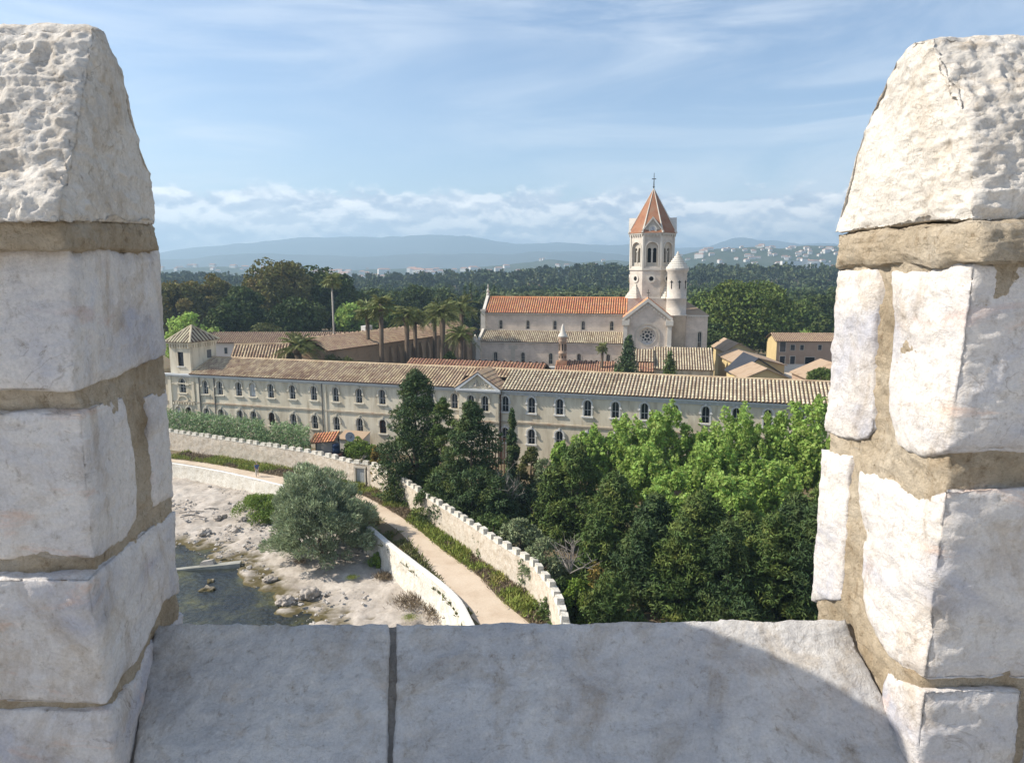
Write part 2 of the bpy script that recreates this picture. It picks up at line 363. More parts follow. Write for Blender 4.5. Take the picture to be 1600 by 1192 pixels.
def flat_poly(name, pts, z, mt, kind='structure'):
    mb = MB(); mb.add([(p[0], p[1], z) for p in pts], [tuple(range(len(pts)))])
    return props(mb.build(name, mt, fix=False), kind=kind)
def strip(name, L, R, z, mt, zf=None):
    """ground sheet between two polylines of equal length"""
    n = len(L); mb = MB(); vs = []
    for a, b in zip(L, R): vs += [(a[0], a[1], z), (b[0], b[1], z)]
    mb.add(vs, [(2*i, 2*i+1, 2*i+3, 2*i+2) for i in range(n-1)])
    return mb.build(name, mt, fix=False)
def resample(pts, step):
    P = [np.array(p[:2], float) for p in pts]; out = [P[0]]
    for a, b in zip(P[:-1], P[1:]):
        n = max(1, int(np.linalg.norm(b-a)/step))
        for k in range(1, n+1): out.append(a+(b-a)*k/n)
    return out
def smooth_line(pts, n=2):
    P = [np.array(p[:2], float) for p in pts]
    for _ in range(n):
        q = [P[0]]
        for a, b in zip(P[:-1], P[1:]): q += [a*.75+b*.25, a*.25+b*.75]
        q.append(P[-1]); P = q
    return P

# ------------------------------------------------------------------ the battlement the photograph is taken from
def near_stone(name, cols, streak, pit=.5, fine=.35):
    m = bpy.data.materials.new(name); m.use_nodes = True; nt = m.node_tree; N = nt.nodes; L = nt.links
    bs = N['Principled BSDF']; bs.inputs['Roughness'].default_value = .88; bs.inputs['Specular IOR Level'].default_value = .25
    tc = N.new('ShaderNodeTexCoord')
    def nz(sc, det, ro=.6, st=(1,1,1), dist=0, off=0):
        mp = N.new('ShaderNodeMapping'); mp.inputs['Scale'].default_value = st; mp.inputs['Location'].default_value = (off, off, off); L.new(tc.outputs['Object'], mp.inputs[0])
        n = N.new('ShaderNodeTexNoise'); n.inputs['Scale'].default_value = sc; n.inputs['Detail'].default_value = det; n.inputs['Roughness'].default_value = ro; n.inputs['Distortion'].default_value = dist
        L.new(mp.outputs[0], n.inputs['Vector']); return n.outputs[0]
    def ramp(f, cs, ps):
        r = N.new('ShaderNodeValToRGB'); e = r.color_ramp.elements
        while len(e) < len(cs): e.new(.5)
        for i, (c, p) in enumerate(zip(cs, ps)): e[i].position = p; e[i].color = (*c, 1)
        L.new(f, r.inputs[0]); return r.outputs[0]
    def mix(a, b, f=None, mode='MIX', fv=1.0):
        x = N.new('ShaderNodeMix'); x.data_type = 'RGBA'; x.blend_type = mode; x.inputs[0].default_value = fv
        if f is not None: L.new(f, x.inputs[0])
        L.new(a, x.inputs[6]); L.new(b, x.inputs[7]); return x.outputs[2]
    base = ramp(nz(3.2, 7, .62, (1,1,1.5), .6), cols, [.30+.40*i/(len(cols)-1) for i in range(len(cols))])
    st = ramp(nz(4.5, 8, .65, (.8,.8,2.4), 1.2, 3.7), [(0,0,0),(1,1,1)], (.56,.74))
    stc = ramp(nz(2, 2, .5, off=8), [streak[0], streak[1]], (.4,.6))
    c = mix(base, stc, st)
    bl = ramp(nz(7, 9, .72, (1,1,.6), .8, 4.4), [(.74,.67,.58),(1,1,1)], (.36,.50)); c = mix(c, bl, None, 'MULTIPLY', .75)
    sp = ramp(nz(48, 6, .75, (1,1,.8), .3, 1), [(.50,.45,.39),(.86,.84,.81),(1,1,1)], (.30,.40,.47)); c = mix(c, sp, None, 'MULTIPLY', pit)
    ck = nz(5.5, 5, .55, (1,1,1.3), .9, 2.2); ab = N.new('ShaderNodeMath'); ab.operation = 'SUBTRACT'; L.new(ck, ab.inputs[0]); ab.inputs[1].default_value = .5
    a2 = N.new('ShaderNodeMath'); a2.operation = 'ABSOLUTE'; L.new(ab.outputs[0], a2.inputs[0])
    crack = N.new('ShaderNodeMapRange'); crack.inputs[1].default_value = 0; crack.inputs[2].default_value = .007; L.new(a2.outputs[0], crack.inputs[0])
    pres = ramp(nz(3.1, 3, .5, off=6.6), [(0,0,0),(1,1,1)], (.55,.66)); cm = ramp(crack.outputs[0], [(.70,.67,.64),(1,1,1)], (0,1)); c = mix(c, mix(c, cm, None, 'MULTIPLY', 1.0), pres)
    gr = ramp(nz(160, 3, .7, off=5), [(.86,.86,.86),(1.06,1.06,1.06)], (.35,.65)); c = mix(c, gr, None, 'MULTIPLY', .8)
    L.new(c, bs.inputs['Base Color'])
    b1 = N.new('ShaderNodeBump'); b1.inputs['Strength'].default_value = min(1, fine); b1.inputs['Distance'].default_value = .020; L.new(nz(30, 10, .70, (1,1,1.2), .5), b1.inputs['Height'])
    b2 = N.new('ShaderNodeBump'); b2.inputs['Strength'].default_value = min(1, fine*.9); b2.inputs['Distance'].default_value = .004; L.new(nz(190, 4, .7), b2.inputs['Height']); L.new(b1.outputs[0], b2.inputs['Normal'])
    L.new(b2.outputs[0], bs.inputs['Normal']); M[name] = m; return m
near_stone('limestone', [(.44,.445,.505),(.60,.57,.555),(.715,.665,.61),(.63,.615,.625)], [(.42,.44,.52),(.70,.50,.39)], .7, .55)
near_stone('limestone_rough', [(.56,.515,.455),(.70,.65,.58),(.745,.70,.635)], [(.58,.47,.34),(.50,.47,.43)], .75, .6)
near_stone('coping_stone', [(.40,.395,.395),(.56,.54,.515),(.68,.64,.58)], [(.38,.385,.41),(.58,.48,.37)], .8, .6)
near_stone('mortar_sand', [(.38,.30,.20),(.55,.455,.33),(.68,.60,.48)], [(.32,.26,.19),(.62,.57,.50)], 1.0, 1.6)
near_stone('mortar_dark', [(.20,.18,.155),(.30,.27,.235),(.37,.335,.29)], [(.12,.12,.12),(.26,.21,.15)], .9, .9)

def lattice(nu, nv, nw):
    """surface points of a box lattice and its outward quads"""
    U, V, W = np.meshgrid(np.arange(nu+1), np.arange(nv+1), np.arange(nw+1), indexing='ij')
    s = (U == 0) | (U == nu) | (V == 0) | (V == nv) | (W == 0) | (W == nw)
    idx = -np.ones(U.shape, np.int64); idx[s] = np.arange(s.sum())
    P = np.stack([U[s]/nu, V[s]/nv, W[s]/nw], -1); Q = []
    def q(a): Q.append(np.stack([a[:-1,:-1], a[1:,:-1], a[1:,1:], a[:-1,1:]], -1).reshape(-1, 4))
    q(idx[0,:,:].T); q(idx[-1,:,:]); q(idx[:,0,:]); q(idx[:,-1,:].T); q(idx[:,:,0].T); q(idx[:,:,-1])
    return P, np.concatenate(Q)
def stone(name, fn, n, size, mt, parent, seed=0, chip=.012, amp=.006, rough=None, fine=.0048, cs=9.0):
    """fn maps the unit box to the stone; size = its three lengths in metres; rough = (axis, side, amplitude, scale) extra hammering"""
    P, Q = lattice(*n); V = fn(P)
    o = Vector(parent.location) if parent is not None else Vector((0,0,0)); V = V - np.array(o)
    nrm = vert_normals(V, Q)
    c = V.mean(0)                                     # outward check
    f = Q[len(Q)//2]
    if np.sum(nrm*(V-c)) < 0: Q = Q[:, ::-1]; nrm = -nrm
    S = np.array(size); dl = np.minimum(P, 1-P)*S; d2 = np.sort(dl, axis=1)[:, 1]
    W = V+np.array(o)+seed*3.1
    d = amp*fbm(W*cs, 5, .55)+fine*billow(W*np.array([1,1,1.4])*16, 5, .62)*1.1
    edge = np.exp(-d2/(chip*1.1)); d -= edge*chip*(.55+.9*np.clip(fbm(W*14, 4, .6)+.25, 0, 1))
    if rough:
        for ax, side, a, sc in rough:
            on = np.exp(-np.abs(P[:, ax]-side)*S[ax]/.03)
            w = W*np.array([1, 1, 1.35])
            d += on*a*(billow(w*sc, 4, .52)*.75+.35*fbm(w*sc*.45, 3)-.25)
    V = V+nrm*d[:, None]
    return link(name, np_mesh(name, V, Q, True), parent, mt)

class Reveal:
    """a merlon's reveal: vertical plane through (x0,y0) and (x1,y1); body extends to side sgn"""
    def __init__(s, x0, y0, x1, y1, sgn): s.x0, s.y0, s.x1, s.y1, s.sgn = x0, y0, x1, y1, sgn
    def x(s, y): return s.x0+(s.x1-s.x0)*(y-s.y0)/(s.y1-s.y0)
    def hit(s, px, py):
        r = ray(px, py); k = (s.x1-s.x0)/(s.y1-s.y0); t = (s.x0-k*s.y0)/(r[0]-k*r[1])
        return (r[1]*t, CZ+r[2]*t)
    def fn(s, top, bot, W, front=None, back=None, x_in=0.0, w0=0.0):
        T = [s.hit(*p) for p in top]; B = [s.hit(*p) for p in bot]
        fr = [s.hit(*p) for p in front] if front else [B[0], T[0]]; bk = [s.hit(*p) for p in back] if back else [B[-1], T[-1]]
        def cur(C): 
            y = np.array([q[0] for q in C]); z = np.array([q[1] for q in C]); return (y-y[0])/(y[-1]-y[0]+1e-9), z
        def side(C):
            y = np.array([q[0] for q in C]); z = np.array([q[1] for q in C]); return (z-z[0])/(z[-1]-z[0]+1e-9), y
        tu, tz = cur(T); bu, bz = cur(B); fv, fy = side(fr); bv, by = side(bk)
        def f(P):
            u, v, w = P[:,0], P[:,1], P[:,2]
            Y = np.interp(v, fv, fy)*(1-u)+np.interp(v, bv, by)*u
            Z = np.interp(u, bu, bz)*(1-v)+np.interp(u, tu, tz)*v
            X = s.x(Y)+s.sgn*(w0+w*W+x_in)
            return np.stack([X, Y, Z], -1)
        L = (abs(T[-1][0]-T[0][0])+.02, abs(T[0][1]-B[0][1]), W)
        return f, L
YF = 1.3
LR = Reveal(-.796, 1.3, -.88, 1.81, -1); LC = Reveal(-.756, 1.235, -.836, 1.72, -1); LB = Reveal(-.772, 1.261, -.854, 1.756, -1); RR = Reveal(.829, 1.3, .800, 1.785, 1)
left = thing('merlon', (-.84, 1.5, CZ-1.2), 'shaded stone merlon with steep rough cap at left, its joints dark sand mortar', 'merlon', group='merlons of the battlement')
right = thing('merlon', (.82, 1.5, CZ-1.2), 'stone merlon on the right with brilliant sunlit white reveal and ochre mortar', 'merlon', group='merlons of the battlement')
def put(rv, root, name, top, bot, W=.75, n=(56,56,60), mt='limestone', seed=0, front=None, back=None, w0=0.0, x_in=0.0, **k):
    f, L = rv.fn(top, bot, W, front, back, x_in, w0)
    return stone(name, f, n, L, M[mt], root, seed, **k)
# left merlon, top to bottom
put(LC, left, 'cap_stone', [(150,42),(166,46)], [(95,348),(170,350),(247,354)], W=.5, n=(64,110,110), mt='limestone_rough', seed=1,
    front=[(95,348),(98,310),(120,210),(150,42)], back=[(247,354),(246,330),(238,270),(224,232),(207,150),(200,135),(166,46)], chip=.016, amp=.010,
    rough=[(0,0,.014,30)], cs=7)
put(LB, left, 'mortar', [(97,346),(245,350)], [(106,388),(250,390)], W=.48, n=(60,22,70), mt='mortar_sand', seed=2, chip=.006, amp=.010, fine=.008, x_in=.006)
put(LR, left, 'stone', [(108,383),(165,384),(190,393),(252,386)], [(116,613),(176,594),(262,556)], W=.5, seed=3, n=(56,60,64))
put(LR, left, 'stone', [(127,643),(160,628),(197,616)], [(148,876),(190,850),(203,840),(221,812)], W=.5, seed=4, n=(40,60,64), back=[(221,812),(219,770),(209,690),(197,616)])
put(LR, left, 'stone', [(229,618),(262,601)], [(241,797),(275,779)], W=.3, seed=5, n=(20,56,24))
put(LR, left, 'stone', [(140,905),(159,885),(239,822),(277,796)], [(169,1101),(214,1039),(234,976),(258,968)], W=.5, seed=6, n=(56,60,64), back=[(258,968),(283,945),(285,912),(276,870),(277,796)])
put(LR, left, 'stone', [(170,1108),(212,1058),(236,1005),(262,985),(289,952)], [(186,1290),(228,1225),(290,1090)], W=.5, seed=7, n=(50,50,60))
f, L = LR.fn([(112,352),(246,352)], [(195,1420),(297,1160)], .49, [(195,1420),(176,1105),(154,890),(137,640),(124,600),(112,352)], None, .012)
stone('mortar', f, (60,170,50), L, M['mortar_sand'], left, 8, chip=.006, amp=.007, fine=.010)
# right merlon
put(RR, right, 'cap_stone', [(1452,59),(1428,61)], [(1518,346),(1452,348),(1356,359),(1303,364)], W=.55, n=(70,110,110), mt='limestone_rough', seed=11,
    front=[(1518,346),(1519,287),(1516,233),(1511,190),(1494,150),(1471,108),(1452,59)], back=[(1303,364),(1309,333),(1332,248),(1367,152),(1398,94),(1411,76),(1428,61)], chip=.014, amp=.012,
    rough=[(0,0,.014,28)], cs=7)
put(RR, right, 'mortar', [(1534,344),(1308,366)], [(1538,410),(1488,407),(1471,420),(1390,412),(1308,418)], W=.52, n=(70,30,70), mt='mortar_sand', seed=12, chip=.010, amp=.012, fine=.008, x_in=-.004)
put(RR, right, 'stone', [(1520,409),(1488,405),(1448,421),(1438,419),(1389,421)], [(1481,704),(1440,714),(1400,697)], W=.55, seed=13, n=(46,72,64), back=[(1400,697),(1380,640),(1381,600),(1390,520),(1389,421)], amp=.011, cs=7)
put(RR, right, 'stone', [(1368,419),(1306,419)], [(1352,688),(1334,692),(1287,674)], W=.35, seed=14, n=(26,66,26), back=[(1287,674),(1293,590),(1306,419)], front=[(1352,688),(1361,671),(1365,541),(1375,446),(1368,419)], amp=.009)
put(RR, right, 'stone', [(1478,762),(1430,776),(1380,742),(1338,730)], [(1440,1066),(1410,1046),(1384,1032),(1359,975),(1345,930)], W=.55, seed=15, n=(46,72,64), back=[(1345,930),(1339,840),(1338,730)], amp=.014, chip=.016, cs=8)
put(RR, right, 'stone', [(1328,712),(1282,700)], [(1314,938),(1265,940)], W=.35, seed=16, n=(20,56,24), amp=.009)
put(RR, right, 'stone', [(1443,1076),(1412,1062),(1382,1046)], [(1424,1290),(1350,1180)], W=.205, seed=17, n=(40,44,40), amp=.008)
put(RR, right, 'stone', [(1443,1078),(1382,1048)], [(1424,1290),(1350,1180)], W=.30, w0=.235, seed=18, n=(30,44,40))
f, L = RR.fn([(1518,352),(1310,366)], [(1392,1400),(1258,1140)], .53, [(1392,1400),(1432,1065),(1466,790),(1471,730),(1509,440),(1518,352)], None, .012)
stone('mortar', f, (70,170,60), L, M['mortar_sand'], right, 19, chip=.008, amp=.007, fine=.010)
# coping of the low wall between them
def sill_pt(px, py, drop=0.0):
    r = ray(px, py); k = .7; zr = CZ-.835; t = (zr-k*1.6-CZ-drop)/(r[2]-k*r[1]); return np.array([r[0]*t, r[1]*t, CZ+r[2]*t])
sillr = thing('low_wall', (0, 1.4, CZ-1.2), 'low sloping blue grey coping between the two merlons, split by one open joint', 'parapet')
def slab(name, a0, a1, b0, b1, n, seed, mt='coping_stone', drop=0.0, **k):
    """a = left edge (far, near), b = right edge (far, near) in the sloping plane"""
    A0, A1, B0, B1 = [sill_pt(*p, drop) for p in (a0, a1, b0, b1)]
    def f(P):
        u, v, w = P[:,0:1], P[:,1:2], P[:,2:3]
        far = A0*(1-w)+B0*w; near = A1*(1-w)+B1*w; V = near*(1-u)+far*u
        V = V+np.array([0, .06, -.32])*(1-v)*u+np.array([0, -.02, -.30])*(1-v)*(1-u); return V
    return stone(name, f, n, (np.linalg.norm(A0-A1), .3, np.linalg.norm(A0-B0)), M[mt], sillr, seed, **k)
slab('coping_stone', (239,973), (199,1260), (608,974), (602,1260), (70,16,84), 21, chip=.007, amp=.006, fine=.006, cs=8)
slab('coping_stone', (619,974), (615,1260), (1322,965), (1462,1260), (76,16,150), 22, chip=.008, amp=.007, fine=.0065, cs=8)
slab('mortar', (228,980), (185,1270), (1330,972), (1470,1270), (50,10,120), 23, 'mortar_dark', .016, chip=.004, amp=.006, fine=.006)
o = MB().box(-8, 8, -10, .55, -1, CZ-1.62).build('terrace', M['coping_stone']); props(o, kind='structure')
mb = MB(); mb.box(-2.2, 2.6, .16, .55, -1.6, -.25); mb.build('wall_body', M['limestone'], sillr)

# ------------------------------------------------------------------ air, sea, ground
HAZE_D = .00028
def build_haze():
    m = bpy.data.materials.new('haze'); m.use_nodes = True; N = m.node_tree.nodes; N.clear()
    o = N.new('ShaderNodeOutputMaterial'); v = N.new('ShaderNodeVolumePrincipled')
    v.inputs['Color'].default_value = (.57, .80, 1.0, 1); v.inputs['Density'].default_value = HAZE_D; v.inputs['Anisotropy'].default_value = .2
    m.node_tree.links.new(v.outputs[0], o.inputs['Volume'])
    b = MB(); b.box(-7000, 7000, -70, 8200, -5.5, 400); h = b.build('haze', m); props(h, kind='stuff')
build_haze()
def water_mat():
    m = bpy.data.materials.new('water'); m.use_nodes = True; nt = m.node_tree; N = nt.nodes; L = nt.links; bs = N['Principled BSDF']
    bs.inputs['Roughness'].default_value = .14; bs.inputs['Specular IOR Level'].default_value = .4
    tc = N.new('ShaderNodeTexCoord'); n = N.new('ShaderNodeTexNoise'); n.inputs['Scale'].default_value = .32; n.inputs['Detail'].default_value = 9; n.inputs['Roughness'].default_value = .65; L.new(tc.outputs['Object'], n.inputs[0])
    r = N.new('ShaderNodeValToRGB'); e = r.color_ramp.elements; e[0].position = .40; e[0].color = (.018,.022,.025,1); e[1].position = .64; e[1].color = (.085,.085,.035,1); x = e.new(.52); x.color = (.036,.040,.032,1)
    L.new(n.outputs[0], r.inputs[0]); L.new(r.outputs[0], bs.inputs['Base Color'])
    n2 = N.new('ShaderNodeTexNoise'); n2.inputs['Scale'].default_value = 2.4; n2.inputs['Detail'].default_value = 5; L.new(tc.outputs['Object'], n2.inputs[0])
    b = N.new('ShaderNodeBump'); b.inputs['Strength'].default_value = .8; b.inputs['Distance'].default_value = .22; L.new(n2.outputs[0], b.inputs['Height']); L.new(b.outputs[0], bs.inputs['Normal']); M['water'] = m
water_mat()
SEA = -2.6
flat_poly('sea', [(-6900,-60),(6900,-60),(6900,8100),(-6900,8100)], SEA, M['water'])
# lines on the ground, left to right and towards the camera
wall_base = [at_z(*p, 0.) for p in [(262,702),(275,704),(400,724),(480,738),(555,757),(580,760),(633,791),(668,817),(728,859),(777,895),(827,928),(858,970)]]
wall_base += [Vector((2.95, 43.6, 0)), Vector((3.12, 40.4, 0)), Vector((3.5, 34, 0)), Vector((5.5, 22, 0))]
path_r = [at_z(*p, 0.) for p in [(262,716),(280,718),(330,724),(400,738),(450,746),(545,763),(600,790),(647,821),(696,863),(749,898),(777,933),(823,970)]]
path_l = [at_z(*p, 0.) for p in [(262,721),(280,723),(340,733),(410,749),(480,768),(545,788),(590,808),(626,830),(658,870),(696,926),(720,948),(744,970)]]
edge_l = [at_z(*p, 0.) for p in [(262,725),(280,727),(340,737),(410,753),(470,768),(530,792)]]+[at_z(*p, .62) for p in [(572,822),(601,847),(645,882),(675,905),(710,936),(727,972)]]
for Ln in (path_r, path_l, edge_l):
    d = (Ln[-1]-Ln[-2]).normalized(); Ln.append(Ln[-1]+d*2.5); Ln.append(Ln[-1]+Vector((.4,-7,0))); Ln.append(Ln[-1]+Vector((1.5,-14,0)))
island = [tuple(p[:2]) for p in edge_l]+[(60,0),(320,0),(420,120),(420,520),(-420,520),(-420,150),(-140,118),(-80,99)]
flat_poly('ground', island, -.012, M['earth'])
o = strip('path', smooth_line(path_l), smooth_line(path_r), .0, M['sand_path']); props(o, kind='structure')
# rocky shore below the sea wall
shore_line = [at_z(*p, SEA)[:2] for p in [(150,835),(285,855),(322,866),(330,882),(372,886),(388,908),(428,934),(447,958),(480,975)]]
shore_line = [tuple(p) for p in shore_line]; shore_line += [(-10,44),(-4,36),(8,22),(20,8)]
def build_shore():
    xs = np.arange(-62, 14, .28); ys = np.arange(14, 97, .28); X, Y = np.meshgrid(xs, ys)
    P = np.stack([X.ravel(), Y.ravel(), np.zeros(X.size)], -1)
    d = polydist(X, Y, shore_line)+.45+.75*fbm(P*.55, 4).reshape(X.shape)+.3*fbm(P*1.9, 3).reshape(X.shape)
    h = SEA-.35+np.clip(d+.2, -4, .5)*.75+np.clip(d-.3, 0, 14)*.07
    h += np.clip(d+.6, 0, 1)*(.26*fbm(P*.42, 5).reshape(X.shape)+.20*billow(P*np.array([.55,.8,1]), 4, .55).reshape(X.shape)+.12*fbm(P*2.4, 4).reshape(X.shape)+.09*billow(P*np.array([1.3,2.2,1]), 4, .6).reshape(X.shape))
    ed = polydist(X, Y, [tuple(p[:2]) for p in edge_l])
    h = np.where(d < -1.5, np.minimum(h, SEA-.4), h)
    keep = (ed < .9) & (d > -4)
    me = grid_mesh('shore', X, Y, np.minimum(h, -.3), keep); o = link('shore_rock', me, None, M['shore_rock']); props(o, kind='structure')
build_shore()

# far land: wooded rise, hills with the town, mountains
def ridge(name, pts, Y, depth, mt, rough, seed, x_ext=600, base=-2.0, nx=260, ny=24, octs=6):
    """a range whose skyline runs through the given pixels at distance Y"""
    X0 = np.array([at_y(p[0], p[1], Y)[0] for p in pts]); Z0 = np.array([at_y(p[0], p[1], Y)[2] for p in pts])
    xs = np.linspace(X0[0]-x_ext, X0[-1]+x_ext, nx); prof = np.interp(xs, X0, Z0); prof = prof+(prof-base)*.05*fbm(np.stack([xs/depth*2.2+seed, xs*0, xs*0], -1), 5)
    t = np.linspace(-1, 1, ny); X, T = np.meshgrid(xs, t); Yg = Y+T*depth
    P = np.stack([X.ravel()/depth*1.6+seed, T.ravel()*1.6, np.zeros(X.size)+seed], -1); n = fbm(P, octs, .52).reshape(X.shape)
    s = np.cos(T*math.pi/2)**1.1
    Z = base+(prof[None,:]-base)*s*(1+rough*n*(.35+.65*(1-s)))+rough*.10*(prof[None,:]-base)*fbm(P*5, 4).reshape(X.shape)*s
    o = link(name, grid_mesh(name, X, Yg, Z), None, M[mt]); props(o, kind='structure')
    def height(x, t):
        i = np.clip(np.searchsorted(xs, x), 0, nx-1); j = int(round((t+1)/2*(ny-1))); return Z[j, i], Yg[j, i]
    return height
ridge('mountains', [(-250,400),(100,398),(262,397),(330,386),(400,383),(460,379),(500,377),(560,374),(600,376),(650,374),(735,372),(790,377),(850,381),(950,384),(1060,389),(1104,386),(1150,375),(1200,378),(1250,384),(1320,385),(1500,392),(1900,404)], 6500, 1300, 'mountain', .65, 3.3, ny=60, nx=400)
ridge('foothills', [(-200,402),(262,404),(420,398),(560,400),(700,399),(840,396),(980,400),(1150,397),(1330,398),(1800,406)], 4600, 800, 'mountain', .8, 8.1, ny=50, nx=400)
HILL_R = [(900,432),(1040,406),(1062,400),(1100,393),(1180,388),(1215,391),(1250,386),(1310,385),(1420,388),(1700,410)]
HILL_L = [(-100,440),(240,428),(300,418),(345,416),(400,417),(440,421),(520,424),(600,420),(650,419),(720,421),(800,413),(860,406),(900,410),(960,405),(1040,412),(1100,430)]
hill_r = ridge('hill', HILL_R, 2000, 440, 'hill_green', .25, 5.2, 40, nx=220, ny=40)
hill_l = ridge('hill', HILL_L, 2400, 420, 'hill_green', .25, 1.7, 40, nx=260, ny=30)
rise = ridge('wooded_rise', [(-300,450),(300,447),(560,452),(700,446),(850,440),(950,433),(1100,434),(1300,436),(1700,448)], 700, 190, 'earth', .1, 2.2, 100, nx=120, ny=20)
# ------------------------------------------------------------------ buildings
def arch_pts(xc, w, zb, zs, n=8):
    """outline of a round-arched opening, from bottom left over the top to bottom right"""
    r = w/2
    return [(xc-r, zb), (xc-r, zs)]+[(xc-r*math.cos(math.pi*k/n), zs+r*math.sin(math.pi*k/n)) for k in range(1, n)]+[(xc+r, zs), (xc+r, zb)]
def arched_wall(mb, x0, x1, z0, z1, y, ops):
    """wall face in the plane y with arched openings (xc, w, zb, zs)"""
    ops = sorted(ops); x = x0
    for xc, w, zb, zs in ops:
        a, b = xc-w/2, xc+w/2
        if a > x: mb.add([(x,y,z0),(a,y,z0),(a,y,z1),(x,y,z1)], [(0,1,2,3)])
        if zb > z0: mb.add([(a,y,z0),(b,y,z0),(b,y,zb),(a,y,zb)], [(0,1,2,3)])
        P = arch_pts(xc, w, zb, zs)[1:-1]
        for p, q in zip(P[:-1], P[1:]): mb.add([(p[0],y,p[1]),(q[0],y,q[1]),(q[0],y,z1),(p[0],y,z1)], [(0,1,2,3)])
        x = b
    if x < x1: mb.add([(x,y,z0),(x1,y,z0),(x1,y,z1),(x,y,z1)], [(0,1,2,3)])
    return mb
def tiles(mb, a, b, down, pitch=.42, r=.14, seg=.55, rnd=None):
    """rows of half-round tiles running down a slope; a-b is the top edge"""
    a, b, down = Vector(a), Vector(b), Vector(down); L = (b-a).length; n = max(2, int(L/pitch)); e = (b-a)/n; eu = e.normalized()
    up = eu.cross(down).normalized()
    if up.z < 0: up = -up
    m = max(2, int(down.length/seg)); rnd = rnd or random.Random(3)
    for i in range(n):
        c = a+e*(i+.5)
        for j in range(m):
            p = c+down*(j/m); q = c+down*((j+1.12)/m); r0 = r*.86; r1 = r*1.06; lift = .02+rnd.uniform(0, .025)
            vs = []
            for pt, rr, l in ((p, r0, 0.0), (q, r1, lift)):
                for k in range(5):
                    t = math.pi*k/4; vs.append(pt+eu*(-math.cos(t)*rr)+up*(math.sin(t)*rr*.85+l))
            mb.add(vs, [(k, k+1, 6+k, 5+k) for k in range(4)])
    return mb
def tile_roof(root, a, b, down, m='tile_tan', pitch=.42, bed=True, name='roof_tiles', **k):
    mb = tiles(MB(), a, b, down, pitch, **k); o = mb.build(name, M[m], root, True, False); props(o, kind='stuff')
    if bed:
        a, b, d = Vector(a), Vector(b), Vector(down); u = (b-a).normalized().cross(d).normalized()
        if u.z < 0: u = -u
        q = [a, b, b+d, a+d]; MB().hexa([v-u*.10 for v in q]+[v for v in q]).build('roof_deck', M['tile_bed'], root)
    return o
class Win:
    """one window of each size, then copies that share its meshes"""
    def __init__(s): s.c = {}
    def put(s, root, x, y, z, w, h, style='plain', pane='glass_dark', depth=.28):
        key = (round(w, 2), round(h, 2), style, pane)
        if key not in s.c:
            r = w/2; P = arch_pts(0, w, 0, h-r); mb = MB(); n = len(P)
            ins = [(p[0]*(1-.10/w*1.6), p[1]-(.05 if i not in (0, n-1) else 0)) for i, p in enumerate(P)]
            for i in range(n-1):        # splayed reveal, then a frame bar round the pane
                (ax, az), (bx, bz) = P[i], P[i+1]; mb.add([(ax,0,az),(bx,0,bz),(bx,depth,bz),(ax,depth,az)], [(0,1,2,3)])
            mb.ring(P, ins, 'y', depth-.08, depth-.02)
            if style != 'slit': mb.box(-.025, .025, depth-.075, depth-.025, .03, h-.05).box(-r+.03, r-.03, depth-.07, depth-.03, h*.36, h*.36+.05)
            parts = [(mb.mesh('window'), 'stone_pale' if style in ('slit','church') else ('wood_brown' if style == 'brown' else 'trim_white'))]
            g = MB().prism(P, 'y', depth-.015, depth+.03); parts.append((g.mesh('pane'), pane, 'pane'))
            if style not in ('slit', 'church'):
                tm = 'trim_white' if style == 'white' else 'trim_cream'; parts.append((MB().box(-r-.28, r+.28, -.16, .02, -.22, -.04).mesh('sill'), tm, 'sill'))
                ro = r+.22; O = [(-ro, h-r-.34)]+[(-ro*math.cos(math.pi*k/10), h-r+ro*math.sin(math.pi*k/10)) for k in range(11)]+[(ro, h-r-.34)]
                ri = r+.02; I = [(-ri, h-r-.34)]+[(-ri*math.cos(math.pi*k/10), h-r+ri*math.sin(math.pi*k/10)) for k in range(11)]+[(ri, h-r-.34)]
                hd = MB().ring(O, I, 'y', -.14, .015); hd.box(-.1, .1, -.20, .01, h+.02, h+.34).box(-ro-.10, -ri, -.19, .012, h-r-.44, h-r-.30).box(ri, ro+.10, -.19, .012, h-r-.44, h-r-.30)
                parts.append((hd.mesh('hood'), tm, 'hood'))
                if style == 'white':
                    parts.append((MB().box(-r-.17, -r-.003, -.035, .01, -.04, h-r-.44).mesh('jamb'), 'trim_white', 'jamb')); parts.append((MB().box(r+.003, r+.17, -.035, .01, -.04, h-r-.44).mesh('jamb'), 'trim_white', 'jamb'))
            elif style == 'church':
                ro = r+.16; O = arch_pts(0, 2*ro, -.10, h-r); I = arch_pts(0, 2*r, -.10, h-r)
                parts.append((MB().ring(O, I, 'y', -.035, .02).mesh('surround'), 'stone_band', 'surround'))
            for q in parts: q[0].materials.append(M[q[1]])
            s.c[key] = parts
        parts = s.c[key]
        f = link('window', parts[0][0], root); f.location = (x, y, z)
        for q in parts[1:]: link(q[2], q[0], f)
        return f
WIN = Win()
rng = random.Random(11)

